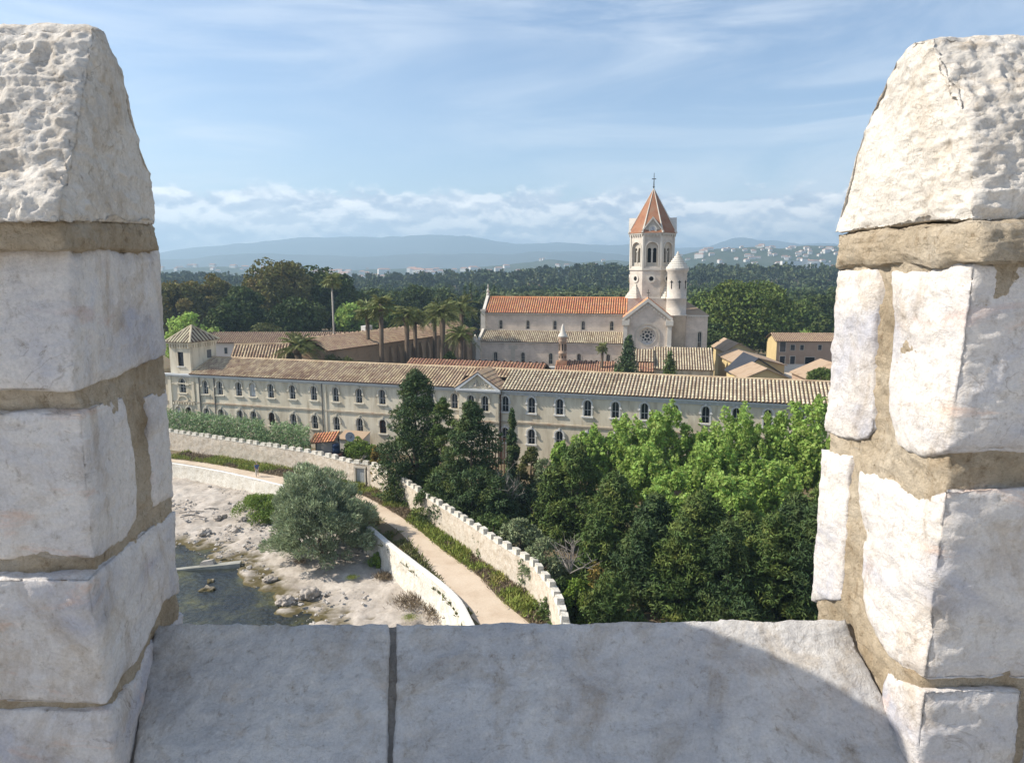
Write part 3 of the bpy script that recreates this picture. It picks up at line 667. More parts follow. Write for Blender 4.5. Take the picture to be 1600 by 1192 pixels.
# the long monastery range
FAC = Frame(-44.65, 100.84, -16.7)
EAVE, STR = 9.5, 5.3
b_ = thing('monastery_building', FAC.w(0, 0, 0), 'long cream two storey building with round arched windows and tan barrel tile roof', 'building', FAC.a)
up_x = [.71,3.19,6.37,8.61,11.6,15.05,18.41,21.75,25.27,28.7,32.2,35.6,38.9]; rt_x = [45.72,49.14,52.7,56.17,59.55,63.0,66.5,70.0,73.4,76.8,80.2]
lo_pav, up_pav, bay = [-4.2,-2.38], [-3.26], [41.36,43.24]
BX0, BX1, BP = 39.75, 45.02, .6
def op(xs, lo): return [(x, .92, 2.78, 4.17) if lo else (x, .92, 6.72, 8.2) for x in xs]
w = MB()
arched_wall(w, -9.5, BX0, 0, STR, 0, op(up_x+lo_pav, 1)); arched_wall(w, BX1, 86, 0, STR, 0, op(rt_x, 1))
arched_wall(w, -9.5, BX0, STR, EAVE, 0, op(up_x, 0)+[(-3.26, 1.15, 6.72, 8.25)]); arched_wall(w, BX1, 86, STR, EAVE, 0, op(rt_x, 0))
arched_wall(w, BX0, BX1, 0, STR, -BP, op(bay, 1)); arched_wall(w, BX0, BX1, STR, EAVE, -BP, op(bay, 0))
w.add([(BX0,-BP,0),(BX0,0,0),(BX0,0,EAVE),(BX0,-BP,EAVE)], [(0,1,2,3)]); w.add([(BX1,-BP,0),(BX1,0,0),(BX1,0,EAVE),(BX1,-BP,EAVE)], [(0,1,2,3)])
w.add([(-9.5,0,0),(-9.5,9.2,0),(-9.5,9.2,EAVE),(-9.5,0,EAVE)], [(0,1,2,3)]); w.add([(86,0,0),(86,9.2,0),(86,9.2,EAVE),(86,4.6,11.3),(86,0,EAVE)], [(0,1,2,3,4)])
w.add([(-9.5,9.2,0),(86,9.2,0),(86,9.2,EAVE),(-9.5,9.2,EAVE)], [(0,1,2,3)])
w.build('wall', M['plaster'], b_, fix=False)
for i, x in enumerate(lo_pav+up_x+rt_x): WIN.put(b_, x, 0, 2.78, .92, 1.85, 'white' if x > 45 else 'brown' if i % 5 == 1 else 'plain', 'curtain_white' if i in (0, 19) else 'glass_dark')
for i, x in enumerate(up_x+rt_x): WIN.put(b_, x, 0, 6.72, .92, 1.94, 'white' if x > 45 else 'plain', 'curtain_white' if i in (3,) else 'glass_dark')
WIN.put(b_, -3.26, 0, 6.72, 1.15, 2.1, 'plain')
for x in bay: WIN.put(b_, x, -BP, 2.78, .92, 1.85, 'plain'); WIN.put(b_, x, -BP, 6.72, .92, 1.94, 'plain')
c = MB()
for x0, x1, p in ((-9.5, BX0-.3, 0), (BX0-.3, BX1+.3, -BP), (BX1+.3, 86, 0)):
    c.box(x0, x1, p-.42, p+.02, 9.26, 9.50); c.box(x0, x1, p-.24, p+.02, 9.12, 9.26); c.box(x0, x1, p-.07, p+.02, 8.98, 9.12) if x0 < 45 else c.box(x0, x1, p-.09, p+.02, 8.86, 9.12)
c.build('cornice', M['cornice_grey'], b_)
c = MB()
for k in range(46): c.box(46.2+k*.86, 46.5+k*.86, -.22, -.09, 8.90, 9.12)
o = c.build('dentils', M['cornice_grey'], b_); props(o, kind='stuff')
c = MB().box(-9.5, BX0, -.13, .02, 5.28, 5.48).box(BX0-.12, BX1+.12, -BP-.13, -BP+.02, 5.28, 5.48).box(BX1, 86, -.13, .02, 5.28, 5.48)
c.build('string_course', M['string_brown'], b_)
c = MB().box(19.85, 20.35, -.10, .01, 0, 9.0).box(-.75, -.35, -.10, .01, 0, 8.9).box(2.0, 2.22, -.05, .01, 5.48, 8.9); c.build('pilaster', M['plaster'], b_)
for x, y in ((19.72, -.12), (-.22, -.14), (45.16, -.14), (2.3, -.1)):
    MB().tube([(x, y, .3), (x, y, 9.2)], .075, 6).build('drainpipe', M['pipe_grey'] if x < 40 else M['wood_brown'], b_)
# pavilion end: pilasters, lunette and brackets under the storey line
c = MB().box(-5.6, -5.1, -.22, .01, 0, 9.1).box(-1.5, -1.1, -.18, .01, 5.5, 8.4).box(-5.5, -1.0, -.18, .01, 8.0, 8.12).box(-4.5, -4.0, -.2, .01, 7.85, 8.15).box(-2.5, -2.0, -.2, .01, 7.85, 8.15)
ro, ri = 1.0, .78; c.ring([(-3.26-ro*math.cos(math.pi*k/10), 5.5+ro*.85*math.sin(math.pi*k/10)) for k in range(11)], [(-3.26-ri*math.cos(math.pi*k/10), 5.5+ri*.85*math.sin(math.pi*k/10)) for k in range(11)], 'y', -.15, .01)
for k in range(9): c.box(-5.0+k*.45, -4.8+k*.45, -.2, -.02, 5.0, 5.27)
c.build('moulding', M['plaster'], b_)
# pediment over the bay
ap = ((BX0+BX1)/2, 11.55)
c = MB().prism([(BX0-.02, 9.5), (BX1+.02, 9.5), (ap[0], 11.3)], 'y', -BP, 2.6); c.build('pediment', M['plaster'], b_)
c = MB()
for sx in (BX0-.35, BX1+.35):
    c.ring([(sx, 9.5), (ap[0], 11.75)], [(sx+(.55 if sx < 42 else -.55), 9.5), (ap[0], 11.38)], 'y', -BP-.38, -BP+.05)
c.build('raking_cornice', M['cornice_grey'], b_)
c = MB(); R2 = random.Random(5)
c.lathe([(.22,0),(.24,.2),(.16,.5),(.2,.62),(.10,.72),(.03,.95)], 8, (ap[0]-.25, -BP-.05, 9.75))
for k in range(16):
    t = R2.uniform(-1.6, 1.6); h = R2.uniform(.05, .62*(1-abs(t)/2)); c.lathe([(.04,0),(.13,.06),(.10,.16),(.02,.2)], 6, (ap[0]+t+.15, -BP-.04, 9.6+h))
c.build('relief', M['stone_band'], b_, True)
# roofs
RZ, RY = 11.4, 4.6
SL = Vector((0, -RY-.50, 9.56-RZ))
tile_roof(b_, (-1.6, RY, RZ), (BX0-.2, RY, RZ), SL, 'tile_tan', .425); tile_roof(b_, (BX1+.2, RY, RZ), (86.2, RY, RZ), SL, 'tile_pale', .425)
pk = (ap[0], 11.72)
tile_roof(b_, (BX0-.2, RY, RZ), (BX1+.2, RY, RZ), Vector((0, -2.2, -.79)), 'tile_tan', .425)
for s in (-1, 1):
    ex = ap[0]+s*(2.63+.42); a = Vector((ap[0], -BP-.40, pk[1])); bb = Vector((ap[0], 4.0, pk[1])); tile_roof(b_, a, bb, Vector((ex-ap[0], 0, 9.56-pk[1]+.05)), 'tile_old', .45)
tile_roof(b_, (86, RY, RZ), (-9, RY, RZ), Vector((0, RY+.5, 9.56-RZ)), 'tile_tan', 1.2, r=.3, seg=1.2)
MB().tube([(-1.6, RY, RZ+.05), (86.2, RY, RZ+.05)], .16, 6).build('ridge_tiles', M['tile_tan'], b_)
# pavilion tower
p0, p1, q0, q1 = -5.25, -1.65, .12, 5.6
c = MB(); arched = [(-3.3, .95, 10.6, 12.55)]
c.add([(p0,q0,9.5),(-3.8,q0,9.5),(-3.8,q0,14.0),(p0,q0,14.0)], [(0,1,2,3)]).add([(-2.85,q0,9.5),(p1,q0,9.5),(p1,q0,14.0),(-2.85,q0,14.0)], [(0,1,2,3)])
c.add([(-3.8,q0,9.5),(-2.85,q0,9.5),(-2.85,q0,10.55),(-3.8,q0,10.55)], [(0,1,2,3)]).add([(-3.8,q0,12.6),(-2.85,q0,12.6),(-2.85,q0,14),(-3.8,q0,14)], [(0,1,2,3)])
c.add([(p1,q0,9.5),(p1,q1,9.5),(p1,q1,14),(p1,q0,14)], [(0,1,2,3)]).add([(p0,q0,9.5),(p0,q1,9.5),(p0,q1,14),(p0,q0,14)], [(0,1,2,3)]).add([(p0,q1,9.5),(p1,q1,9.5),(p1,q1,14),(p0,q1,14)], [(0,1,2,3)])
tw = c.build('tower', M['plaster'], b_, fix=False)
MB().box(-3.8, -2.85, q0+.25, q0+.3, 10.55, 12.6).build('pane', M['glass_dark'], tw); MB().box(-4.0, -2.65, q0-.14, q0+.02, 10.4, 10.55).build('sill', M['trim_white'], tw)
MB().box(p1-.02, p1+.03, 3.6, 4.5, 11.4, 12.6).build('louvre', M['pipe_grey'], tw)
c = MB()
for k in range(8): c.box(p0+.15+k*.45, p0+.38+k*.45, q0-.2, q0+.01, 13.2, 13.75)
for k in range(11): c.box(p1-.01, p1+.2, q0+.15+k*.5, q0+.4+k*.5, 13.2, 13.75)
c.box(p0-.25, p1+.25, q0-.25, q1+.25, 13.75, 14.0); c.build('brackets', M['plaster'], tw)
ce = Vector(((p0+p1)/2, (q0+q1)/2, 16.2)); cs_ = [Vector((p0-.4,q0-.4,13.98)), Vector((p1+.4,q0-.4,13.98)), Vector((p1+.4,q1+.4,13.98)), Vector((p0-.4,q1+.4,13.98))]
rf = MB().add(cs_+[ce], [(0,1,4),(1,2,4),(2,3,4),(3,0,4),(0,3,2,1)]).build('tower_roof', M['tile_bed'], b_)
c = MB()
for i in range(4):
    A, B = cs_[i], cs_[(i+1) % 4]; n = 9
    for k in range(n):
        t = (k+.5)/n; f = A.lerp(B, t); h = 1-abs(2*t-1); top = f+(ce-(A+B)/2)*h*.98; c.tube([top+Vector((0,0,.03)), f+Vector((0,0,.05))], .13, 6)
    c.tube([ce+Vector((0,0,.05)), A+Vector((0,0,.08))], .15, 6)
c.build('tiles', M['tile_pale'], rf)
# glazed red roof of the range behind
x0, z0 = FAC.hit(627, 563.5, 16); x1, z1 = FAC.hit(845, 573.5, 16)
r_ = thing('rear_building', FAC.w(x0, 16, 0), 'building behind the long range, only the crest of its red tile roof showing', 'building', FAC.a)
MB().box(0, x1-x0, .4, 7, 0, z0-1.4).build('wall', M['plaster'], r_); tile_roof(r_, (0, 0+3.4, z0), (x1-x0, 3.4, z0-.1), Vector((0, -3.6, -1.5)), 'tile_red', .5); tile_roof(r_, (x1-x0, 3.4, z0), (0, 3.4, z0), Vector((0, 3.6, -1.5)), 'tile_red', 1.0, r=.28)

# ------------------------------------------------------------------ church
CH = Frame(-7.2, 152.0, -10.5)
ch = thing('church', CH.w(0, 0, 0), 'pale stone church with orange nave roof and octagonal bell tower', 'church', CH.a)
AX1 = 31.0
awin = [3.71,9.67,15.63,21.6,27.66]; nwin = [3.89,9.91,15.84,21.95,28.04]
c = MB(); arched_wall(c, 0, AX1, 0, 9.3, 0, [(x, .85, 4.8, 6.7) for x in awin]); c.add([(0,0,0),(0,5,0),(0,5,11.4),(0,0,9.3)], [(0,1,2,3)])
c.build('aisle_wall', M['church_stone'], ch, fix=False)
for x in awin: WIN.put(ch, x, 0, 4.8, .85, 2.32, 'church')
c = MB(); arched_wall(c, .35, AX1+1, 10, 15.2, 5, [(x, .8, 11.7, 13.2) for x in nwin]); c.add([(.35,5,0),(.35,14,0),(.35,14,15.2),(.35,9.5,18.4),(.35,5,15.2)], [(0,1,2,3,4)])
c.add([(.35,14,0),(AX1+1,14,0),(AX1+1,14,15.2),(.35,14,15.2)], [(0,1,2,3)])
c.build('nave_wall', M['church_stone'], ch, fix=False)
for x in nwin: WIN.put(ch, x, 5, 11.7, .8, 1.9, 'church')
MB().box(.2, AX1+.6, 4.72, 5.01, 14.95, 15.2).box(-.1, AX1, -.22, .01, 9.05, 9.3).build('cornice', M['stone_pale'], ch)
c = MB()
for k in range(52): c.box(.6+k*.6, .85+k*.6, 4.8, 5.0, 14.6, 14.95)
o = c.build('corbels', M['stone_band'], ch); props(o, kind='stuff')
tile_roof(ch, (-.1, 5, 11.35), (AX1, 5, 11.35), Vector((0, -5.3, -2.0)), 'tile_pale', .42)
tile_roof(ch, (.5, 9.5, 18.4), (AX1+.8, 9.5, 18.4), Vector((0, -4.85, -3.2)), 'tile_orange', .5, r=.15, seg=.5)
tile_roof(ch, (AX1+.8, 9.5, 18.4), (.5, 9.5, 18.4), Vector((0, 4.85, -3.2)), 'tile_orange', 1.0, r=.25, seg=1)
MB().tube([(.5, 9.5, 18.45), (AX1+.8, 9.5, 18.45)], .17, 6).build('ridge_tiles', M['tile_orange'], ch)
# west front: raked coping, buttresses, finial cross
c = MB()
c.prism([(4.7, 0), (14.3, 0), (14.3, 15.6), (9.5, 19.0), (4.7, 15.6)], 'x', -.25, .35); c.prism([(-.2, 0), (4.7, 0), (4.7, 11.8), (-.2, 9.7)], 'x', -.2, .3)
c.box(-.5, .5, 4.5, 5.3, 0, 15.9).box(-.55, .55, 4.4, 5.4, 15.5, 15.9).box(-.5, .5, -.5, .35, 0, 9.4)
c.build('west_front', M['stone_pale'], ch)
c = MB().lathe([(.35,0),(.35,.25),(.2,.5),(.32,.9),(.24,1.2),(.1,1.35)], 10, (.05, 9.5, 18.9)); c.box(-.06, .16, 9.42, 9.58, 20.2, 21.3).box(-.06, .16, 9.15, 9.85, 20.65, 20.85); c.build('finial_cross', M['stone_pale'], ch)
c = MB().lathe([(2.0,0),(2.0,8.6),(2.2,8.7),(2.2,8.95),(1.5,9.3),(.5,9.6),(.3,10.1),(.1,10.6)], 18, (-1.2, 2.1, 0)); c.build('baptistery_turret', M['stone_pale'], ch, True)
MB().box(6.6, 8.5, -.05, .02, 7.8, 8.6).box(7.1, 8.0, -.05, .02, 5.2, 7.8).build('blocked_window', M['stone_band'], ch)
# transept with gable and rose window
TX0, TX1, TY = 31.0, 40.0, -1.2
gx = 35.5
c = MB()
def circ(cx, cz, r, n=32, a0=0): return [(cx+r*math.cos(a0+2*math.pi*k/n), cz+r*math.sin(a0+2*math.pi*k/n)) for k in range(n)]
def holed(mb, outer, cx, cz, r, y, n=32):
    """polygon (convex, as seen from the front) with a round hole"""
    C = circ(cx, cz, r, n)
    def out(a):
        d = (math.cos(a), math.sin(a)); best = 1e9
        for (ax, az), (bx, bz) in zip(outer, outer[1:]+outer[:1]):
            ex, ez = bx-ax, bz-az; det = d[0]*(-ez)+ex*d[1]
            if abs(det) < 1e-9: continue
            t = ((ax-cx)*(-ez)+ex*(az-cz))/det; s_ = (d[0]*(az-cz)-d[1]*(ax-cx))/det
            if t > 0 and -1e-6 <= s_ <= 1+1e-6: best = min(best, t)
        return (cx+d[0]*best, cz+d[1]*best)
    angs = sorted(set([2*math.pi*k/n for k in range(n)]+[math.atan2(q[1]-cz, q[0]-cx) % (2*math.pi) for q in outer]))
    m = len(angs); vs = []
    for a in angs: vs += [(cx+r*math.cos(a), y, cz+r*math.sin(a)), (lambda q: (q[0], y, q[1]))(out(a))]
    mb.add(vs, [(2*i, 2*i+1, 2*((i+1) % m)+1, 2*((i+1) % m)) for i in range(m)])
gable = [(TX0, 3), (TX1, 3), (TX1, 15.1), (gx, 18.2), (TX0, 15.1)]
holed(c, gable, gx, 11.1, 1.75, TY)
for p, q in zip(circ(gx, 11.1, 1.75), circ(gx, 11.1, 1.75)[1:]+circ(gx, 11.1, 1.75)[:1]): c.add([(p[0],TY,p[1]),(q[0],TY,q[1]),(q[0],TY+.8,q[1]),(p[0],TY+.8,p[1])], [(0,1,2,3)])
c.add([(TX0,TY,0),(TX0,9,0),(TX0,9,15.1),(TX0,TY,15.1)], [(0,1,2,3)]).add([(TX1,TY,0),(TX1,9,0),(TX1,9,15.1),(TX1,TY,15.1)], [(0,1,2,3)])
c.build('transept', M['church_stone'], ch, fix=False)
rw = MB().prism(circ(gx, 11.1, 1.76), 'y', TY+.72, TY+.8).build('rose_window', M['white_wall'], ch)
d_ = MB()
for k in range(8):
    a = math.pi/8+k*math.pi/4; d_.prism(circ(gx+.82*math.cos(a), 11.1+.82*math.sin(a), .24, 10), 'y', TY+.70, TY+.735)
    a += math.pi/8; d_.prism(circ(gx+1.22*math.cos(a), 11.1+1.22*math.sin(a), .16, 8), 'y', TY+.70, TY+.735)
d_.prism(circ(gx, 11.1, .36, 12), 'y', TY+.70, TY+.735); d_.build('pane', M['glass_dark'], rw)
t_ = MB().ring(circ(gx, 11.1, 1.18, 24), circ(gx, 11.1, 1.08, 24), 'y', TY+.66, TY+.74, True)
for k in range(8):
    a = k*math.pi/4; t_.prism([(gx+.4*math.cos(a-.12), 11.1+.4*math.sin(a-.12)), (gx+.4*math.cos(a+.12), 11.1+.4*math.sin(a+.12)), (gx+1.1*math.cos(a+.05), 11.1+1.1*math.sin(a+.05)), (gx+1.1*math.cos(a-.05), 11.1+1.1*math.sin(a-.05))], 'y', TY+.66, TY+.74)
t_.build('tracery', M['stone_pale'], rw)
A1 = [(gx+2.55*math.cos(math.pi*k/16), 11.2+2.55*math.sin(math.pi*k/16)) for k in range(17)]; A2 = [(gx+2.3*math.cos(math.pi*k/16), 11.2+2.3*math.sin(math.pi*k/16)) for k in range(17)]
MB().ring([(gx+2.55, 8.0)]+A1+[(gx-2.55, 8.0)], [(gx+2.3, 8.0)]+A2+[(gx-2.3, 8.0)], 'y', TY-.12, TY+.02).ring(circ(gx, 11.1, 2.0), circ(gx, 11.1, 1.75), 'y', TY-.06, TY+.02, True).build('arch_moulding', M['stone_band'], ch)
c = MB()
for s in (-1, 1):
    e0 = (gx+s*4.95, 14.85); c.ring([e0, (gx, 18.75)], [(gx+s*4.95, 14.15), (gx, 18.05)], 'y', TY-.45, TY+.1)
    for k in range(9): t = (k+.5)/9; x = gx+s*4.5*(1-t); z = 14.2+3.7*t-.25; c.box(x-.14, x+.14, TY-.3, TY, z-.28, z+.05)
    c.box(gx+s*4.35-.75, gx+s*4.35+.75, TY-.7, TY+.05, 13.3, 14.3); c.box(gx+s*4.4-.42, gx+s*4.4+.42, TY-.4, TY+.05, 3, 13.3); c.box(gx+s*4.4-.55, gx+s*4.4+.55, TY-.6, TY+.05, 8.3, 9.1)
c.build('gable_coping', M['stone_pale'], ch)
for s in (-1, 1): tile_roof(ch, (gx, TY-.3, 18.72), (gx, 6, 18.72), Vector((s*4.9, 0, -3.85)), 'tile_red' if s > 0 else 'tile_orange', .5)
c = MB().box(gx-.05, gx+.05, TY-.2, TY-.1, 18.7, 20.5).box(gx-.35, gx+.35, TY-.2, TY-.1, 19.75, 19.87); c.build('gable_cross', M['metal_dark'], ch)
# bell tower: square base, octagon, belfry, spire
bt = CH.w(36.05, 9.5, 0)
tx, ty = 36.05, 9.5
MB().box(tx-4.75, tx+4.75, ty-4.75, ty+4.75, 0, 18.5).build('tower_base', M['tower_stone'], ch)
OR = 4.55; R8 = OR/math.cos(math.pi/8)
def oct_ring(mb, r, z0, z1, c=(tx, ty)):
    pts = [(c[0]+r/math.cos(math.pi/8)*math.cos(math.pi/8+k*math.pi/4), c[1]+r/math.cos(math.pi/8)*math.sin(math.pi/8+k*math.pi/4)) for k in range(8)]
    return mb.prism(pts, 'z', z0, z1)
def facet(k):
    """place on facet k of the octagon: returns function (s along the facet, depth outwards, z) -> point"""
    a = -math.pi/2+k*math.pi/4; n = Vector((math.cos(a), math.sin(a), 0)); t = Vector((-n.y, n.x, 0)); c = Vector((tx, ty, 0))
    return lambda s, d, z: c+t*s+n*(OR+d)+Vector((0, 0, z))
def fprism(mb, k, pts, d0, d1):
    f = facet(k); n = len(pts); vs = [f(p[0], d0, p[1]) for p in pts]+[f(p[0], d1, p[1]) for p in pts]
    mb.add(vs, [tuple(range(n)), tuple(range(2*n-1, n-1, -1))]+[(i, (i+1) % n, n+(i+1) % n, n+i) for i in range(n)])
oct_ring(MB(), OR-.02, 18.5, 24.4).build('tower_shaft', M['tower_stone'], ch)
for k in (1, 3, 5, 7):     # broaches on the four corners
    c = MB()
    for j in range(6):
        hw = 1.75*(1-j/6.2); z = 18.5+j*.5; fprism(c, k, [(-hw, z), (hw, z), (hw*.93, z+.46), (-hw*.93, z+.46)], -.05, 1.8*(1-j/6.0)*.75)
    c.build('broach', M['stone_pale'], ch)
for k in (0, 1, 2, 6, 7):
    rg = MB(); f = facet(k); n = 20
    O = circ(0, 22.6, .85, n); I = circ(0, 22.6, .48, n)
    for i in range(n):
        j = (i+1) % n; fprism(rg, k, [O[i], O[j], I[j], I[i]], -.02, .16)
    o = rg.build('oculus', M['stone_pale'], ch); g = MB(); fprism(g, k, circ(0, 22.6, .5, 14), -.01, .02); g.build('opening', M['dark_void'], o)
c = oct_ring(MB(), OR+.16, 24.35, 24.75); oct_ring(c, OR+.12, 18.5, 18.75); c.build('string_course', M['stone_pale'], ch)
# belfry: inner core dark, outer skin with arched openings
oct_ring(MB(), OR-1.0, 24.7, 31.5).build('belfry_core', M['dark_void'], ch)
sk = MB(); cl = MB(); fr = MB()
for k in range(8):
    f = facet(k); half = OR*math.tan(math.pi/8)
    def fw(vs, fs): sk.add([f(v[0], v[1], v[2]) for v in vs], fs)
    tmp = MB(); arched_wall(tmp, -half, half, 24.7, 31.9, 0, [(0, 2.5, 25.2, 28.9)])
    sk.add([f(v[0], 0, v[2]) for v in tmp.v], tmp.f)
    P = arch_pts(0, 2.5, 25.2, 28.9)
    for p, q in zip(P[:-1], P[1:]): sk.add([f(p[0],0,p[1]), f(q[0],0,q[1]), f(q[0],-.35,q[1]), f(p[0],-.35,p[1])], [(0,1,2,3)])
    # recessed screen with a pair of lights
    tmp = MB(); arched_wall(tmp, -1.25, 1.25, 25.2, 30.15, 0, [(-.55, .72, 25.95, 28.6), (.55, .72, 25.95, 28.6)])
    cl.add([f(v[0], -.35, v[2]) for v in tmp.v], tmp.f)
    for x in (-.55, .55):
        P = arch_pts(x, .72, 25.95, 28.6)
        for p, q in zip(P[:-1], P[1:]): cl.add([f(p[0],-.35,p[1]), f(q[0],-.35,q[1]), f(q[0],-.75,q[1]), f(p[0],-.75,p[1])], [(0,1,2,3)])
    fprism(fr, k, [(-.11, 25.95), (.11, 25.95), (.11, 28.2), (-.11, 28.2)], -.33, -.18); fprism(fr, k, [(-.22, 28.1), (.22, 28.1), (.22, 28.35), (-.22, 28.35)], -.33, -.12)
    O = arch_pts(0, 2.9, 25.2, 28.9); I = arch_pts(0, 2.52, 25.2, 28.9)
    for i in range(len(O)-1): fprism(fr, k, [O[i], O[i+1], I[i+1], I[i]], -.02, .12)
    fprism(fr, k, [(-half-.05, 24.7), (-half+.28, 24.7), (-half+.28, 31.4), (-half-.05, 31.4)], -.02, .14); fprism(fr, k, [(half-.28, 24.7), (half+.05, 24.7), (half+.05, 31.4), (half-.28, 31.4)], -.02, .14)
sk.build('belfry', M['tower_stone'], ch, fix=False); cl.build('belfry_screen', M['stone_band'], ch, fix=False); fr.build('belfry_moulding', M['stone_pale'], ch)
c = oct_ring(MB(), OR+.35, 31.75, 32.0)
for k in range(8):
    for j in range(6): s = -1.6+j*.64; fprism(c, k, [(s-.13, 31.35), (s+.13, 31.35), (s+.13, 31.78), (s-.13, 31.78)], .0, .28)
c.build('eaves', M['stone_pale'], ch)
SPZ = 41.5
pts = [Vector((tx+(OR+.45)/math.cos(math.pi/8)*math.cos(math.pi/8+k*math.pi/4), ty+(OR+.45)/math.cos(math.pi/8)*math.sin(math.pi/8+k*math.pi/4), 32.0)) for k in range(8)]; apx = Vector((tx, ty, SPZ))
MB().add(pts+[apx], [(k, (k+1) % 8, 8) for k in range(8)]).build('spire', M['spire_tile'], ch)
c = MB()
for p in pts: c.tube([p+Vector((0,0,.05)), apx], [.17, .06], 6)
c.build('hip_ribs', M['stone_pale'], ch)
c = MB(); rc = MB()
for k in (0, 2, 4, 6):
    g = [(-1.95, 31.4), (1.95, 31.4), (1.95, 32.2), (0, 34.9), (-1.95, 32.2)]; fprism(c, k, g, -1.6, .12)
    for s in (-1, 1): fprism(rc, k, [(s*2.3, 32.0), (s*2.3, 32.35), (0, 35.35), (0, 34.85)], -1.7, .42)
    n = 18; O = circ(0, 32.75, .85, n); I = circ(0, 32.75, .55, n)
    for i in range(n): j = (i+1) % n; fprism(rc, k, [O[i], O[j], I[j], I[i]], .1, .3)
c.build('gable', M['tower_stone'], ch); rc.build('gable_coping', M['stone_pale'], ch)
for k in (0, 2, 6):
    g = MB(); fprism(g, k, circ(0, 32.75, .56, 16), .11, .17); cf = g.build('clock', M['clock_face'], ch)
    hh = MB(); fprism(hh, k, [(-.03, 32.72), (.03, 32.72), (.02, 33.15), (-.02, 33.15)], .17, .2); fprism(hh, k, [(0, 32.70), (.26, 32.62), (.28, 32.68), (0, 32.78)], .17, .2); hh.build('hands', M['metal_dark'], cf)
c = MB().tube([(tx, ty, SPZ-.6), (tx, ty, 44.6)], [.14, .05], 6).box(tx-.45, tx+.45, ty-.05, ty+.05, 43.3, 43.45); c.lathe([(.05,0),(.22,.15),(.05,.4)], 8, (tx, ty, 41.6)); c.build('spire_cross', M['metal_dark'], ch)
# stair turret with stepped stone cone
tc_ = (41.25, 3.2)
c = MB().lathe([(2.05,3),(2.05,15.0),(2.3,15.1),(2.3,15.3),(2.02,15.4),(2.02,18.4),(2.12,18.5),(2.12,18.75),(1.98,18.85),(1.98,23.9),(2.2,24.2),(2.3,24.5),(2.3,24.75)], 24, (*tc_, 0))
o = c.build('stair_turret', M['tower_stone'], ch, True)
c = MB()
for j in range(7): r0 = 2.35*(1-j/7.4); c.lathe([(r0, 24.75+j*.42), (r0*.92, 25.08+j*.42), (r0*.74, 25.12+j*.42)], 24, (*tc_, 0))
c.lathe([(.2,27.6),(.28,27.8),(.05,28.2)], 8, (*tc_, 0)); c.build('stone_cone', M['stone_pale'], ch)
for da in (-.62, .22, 1.0):
    a = -math.pi/2+da; n = Vector((math.cos(a), math.sin(a), 0)); t = Vector((-n.y, n.x, 0)); c0 = Vector((*tc_, 0))+n*1.99; g = MB()
    for s0, s1, z0, z1 in ((-.09, .09, 20.6, 22.3), (-.28, .28, 21.85, 22.05)):
        g.add([c0+t*s+n*d+Vector((0,0,z)) for d in (-.1, .03) for s, z in ((s0,z0),(s1,z0),(s1,z1),(s0,z1))], [(0,1,2,3),(7,6,5,4),(0,1,5,4),(1,2,6,5),(2,3,7,6),(3,0,4,7)])
    g.build('slit_window', M['dark_void'], ch)
# block east of the transept
c = MB(); arched_wall(c, 40.1, 47.7, 0, 15.2, 3.4, [(46.2, .8, 8.3, 11.4)]); c.add([(47.7,3.4,0),(47.7,14,0),(47.7,14,15.2),(47.7,3.4,15.2)], [(0,1,2,3)]); c.build('choir_wall', M['church_stone'], ch, fix=False)
WIN.put(ch, 46.2, 3.4, 8.3, .8, 3.5, 'church')
c = MB().box(40, 47.9, 3.15, 3.42, 14.95, 15.2)
for k in range(8): c.box(43.5+k*.52, 43.75+k*.52, 3.2, 3.42, 14.6, 14.95)
c.build('cornice', M['stone_pale'], ch); MB().tube([(43.2, 3.3, 5), (43.2, 3.3, 15)], .08).build('drainpipe', M['pipe_grey'], ch); MB().box(42.0, 42.22, 3.36, 3.5, 11.6, 13.2).build('slit_window', M['pink_wall'], ch)
MB().add([(43.0,3.3,15.2),(48,3.3,15.2),(48,14,15.2),(43,14,15.2),(42.8,9.5,18.3)], [(0,1,4),(1,2,4),(2,3,4),(3,0,4),(0,3,2,1)]).build('choir_roof', M['tile_old'], ch)

# ------------------------------------------------------------------ roofs between the church and the long range
def slope(name, label, cat, fr, off_t, off_b, tl, tr, bl, br, m='tile_red', pitch=.45, wall='plaster', down_to=0.0, back=4.0, zlow=None):
    """lean-to or roof slope seen between two lines of the photograph, with the walls that carry it"""
    xa, za = fr.hit(*tl, off_t); xb, zb = fr.hit(*tr, off_t); xc, zc = fr.hit(*bl, off_b); xd, zd = fr.hit(*br, off_b)
    r = thing(name, fr.w(xa, off_b, 0), label, cat, fr.a); dx = -xa; za = (za+zb)/2; zc = (zc+zd)/2
    a, b = Vector((0, off_t-off_b, za)), Vector((xb-xa, off_t-off_b, za)); d = Vector((0, off_b-off_t, zc-za))
    tile_roof(r, a, b, d, m, pitch); L = xb-xa; D = off_t-off_b
    w = MB().prism([(.35, 0), (D+back, 0), (D+back, zc-.1 if zlow is None else zlow), (D, za-.16), (.35, zc-.02)], 'x', .1, L-.1); w.build('wall', M[wall], r)
    tile_roof(r, b, a, Vector((0, back+.3, zc-za)), m, 1.0, r=.3, seg=1.2)
    return r, L, za, zc
slope('chapter_house', 'low hall with short red brown tile roof under the aisle windows of the church', 'building', CH, -9, -12.5, (869,564), (962,564), (866,579), (958,581), 'tile_red')
slope('sacristy', 'hall with pale striped tile roof below the rose window', 'building', CH, -2.2, -8.5, (1021,543), (1113,543), (1020,576), (1113,579), 'tile_pale', .5, back=2.0, zlow=7)
slope('cloister_range', 'small pale tiled roof tucked beside the dark cypress below the transept', 'building', CH, -3.5, -8.0, (992,546), (1022,546), (990,565), (1021,565), 'tile_pale', .5, back=2.0)
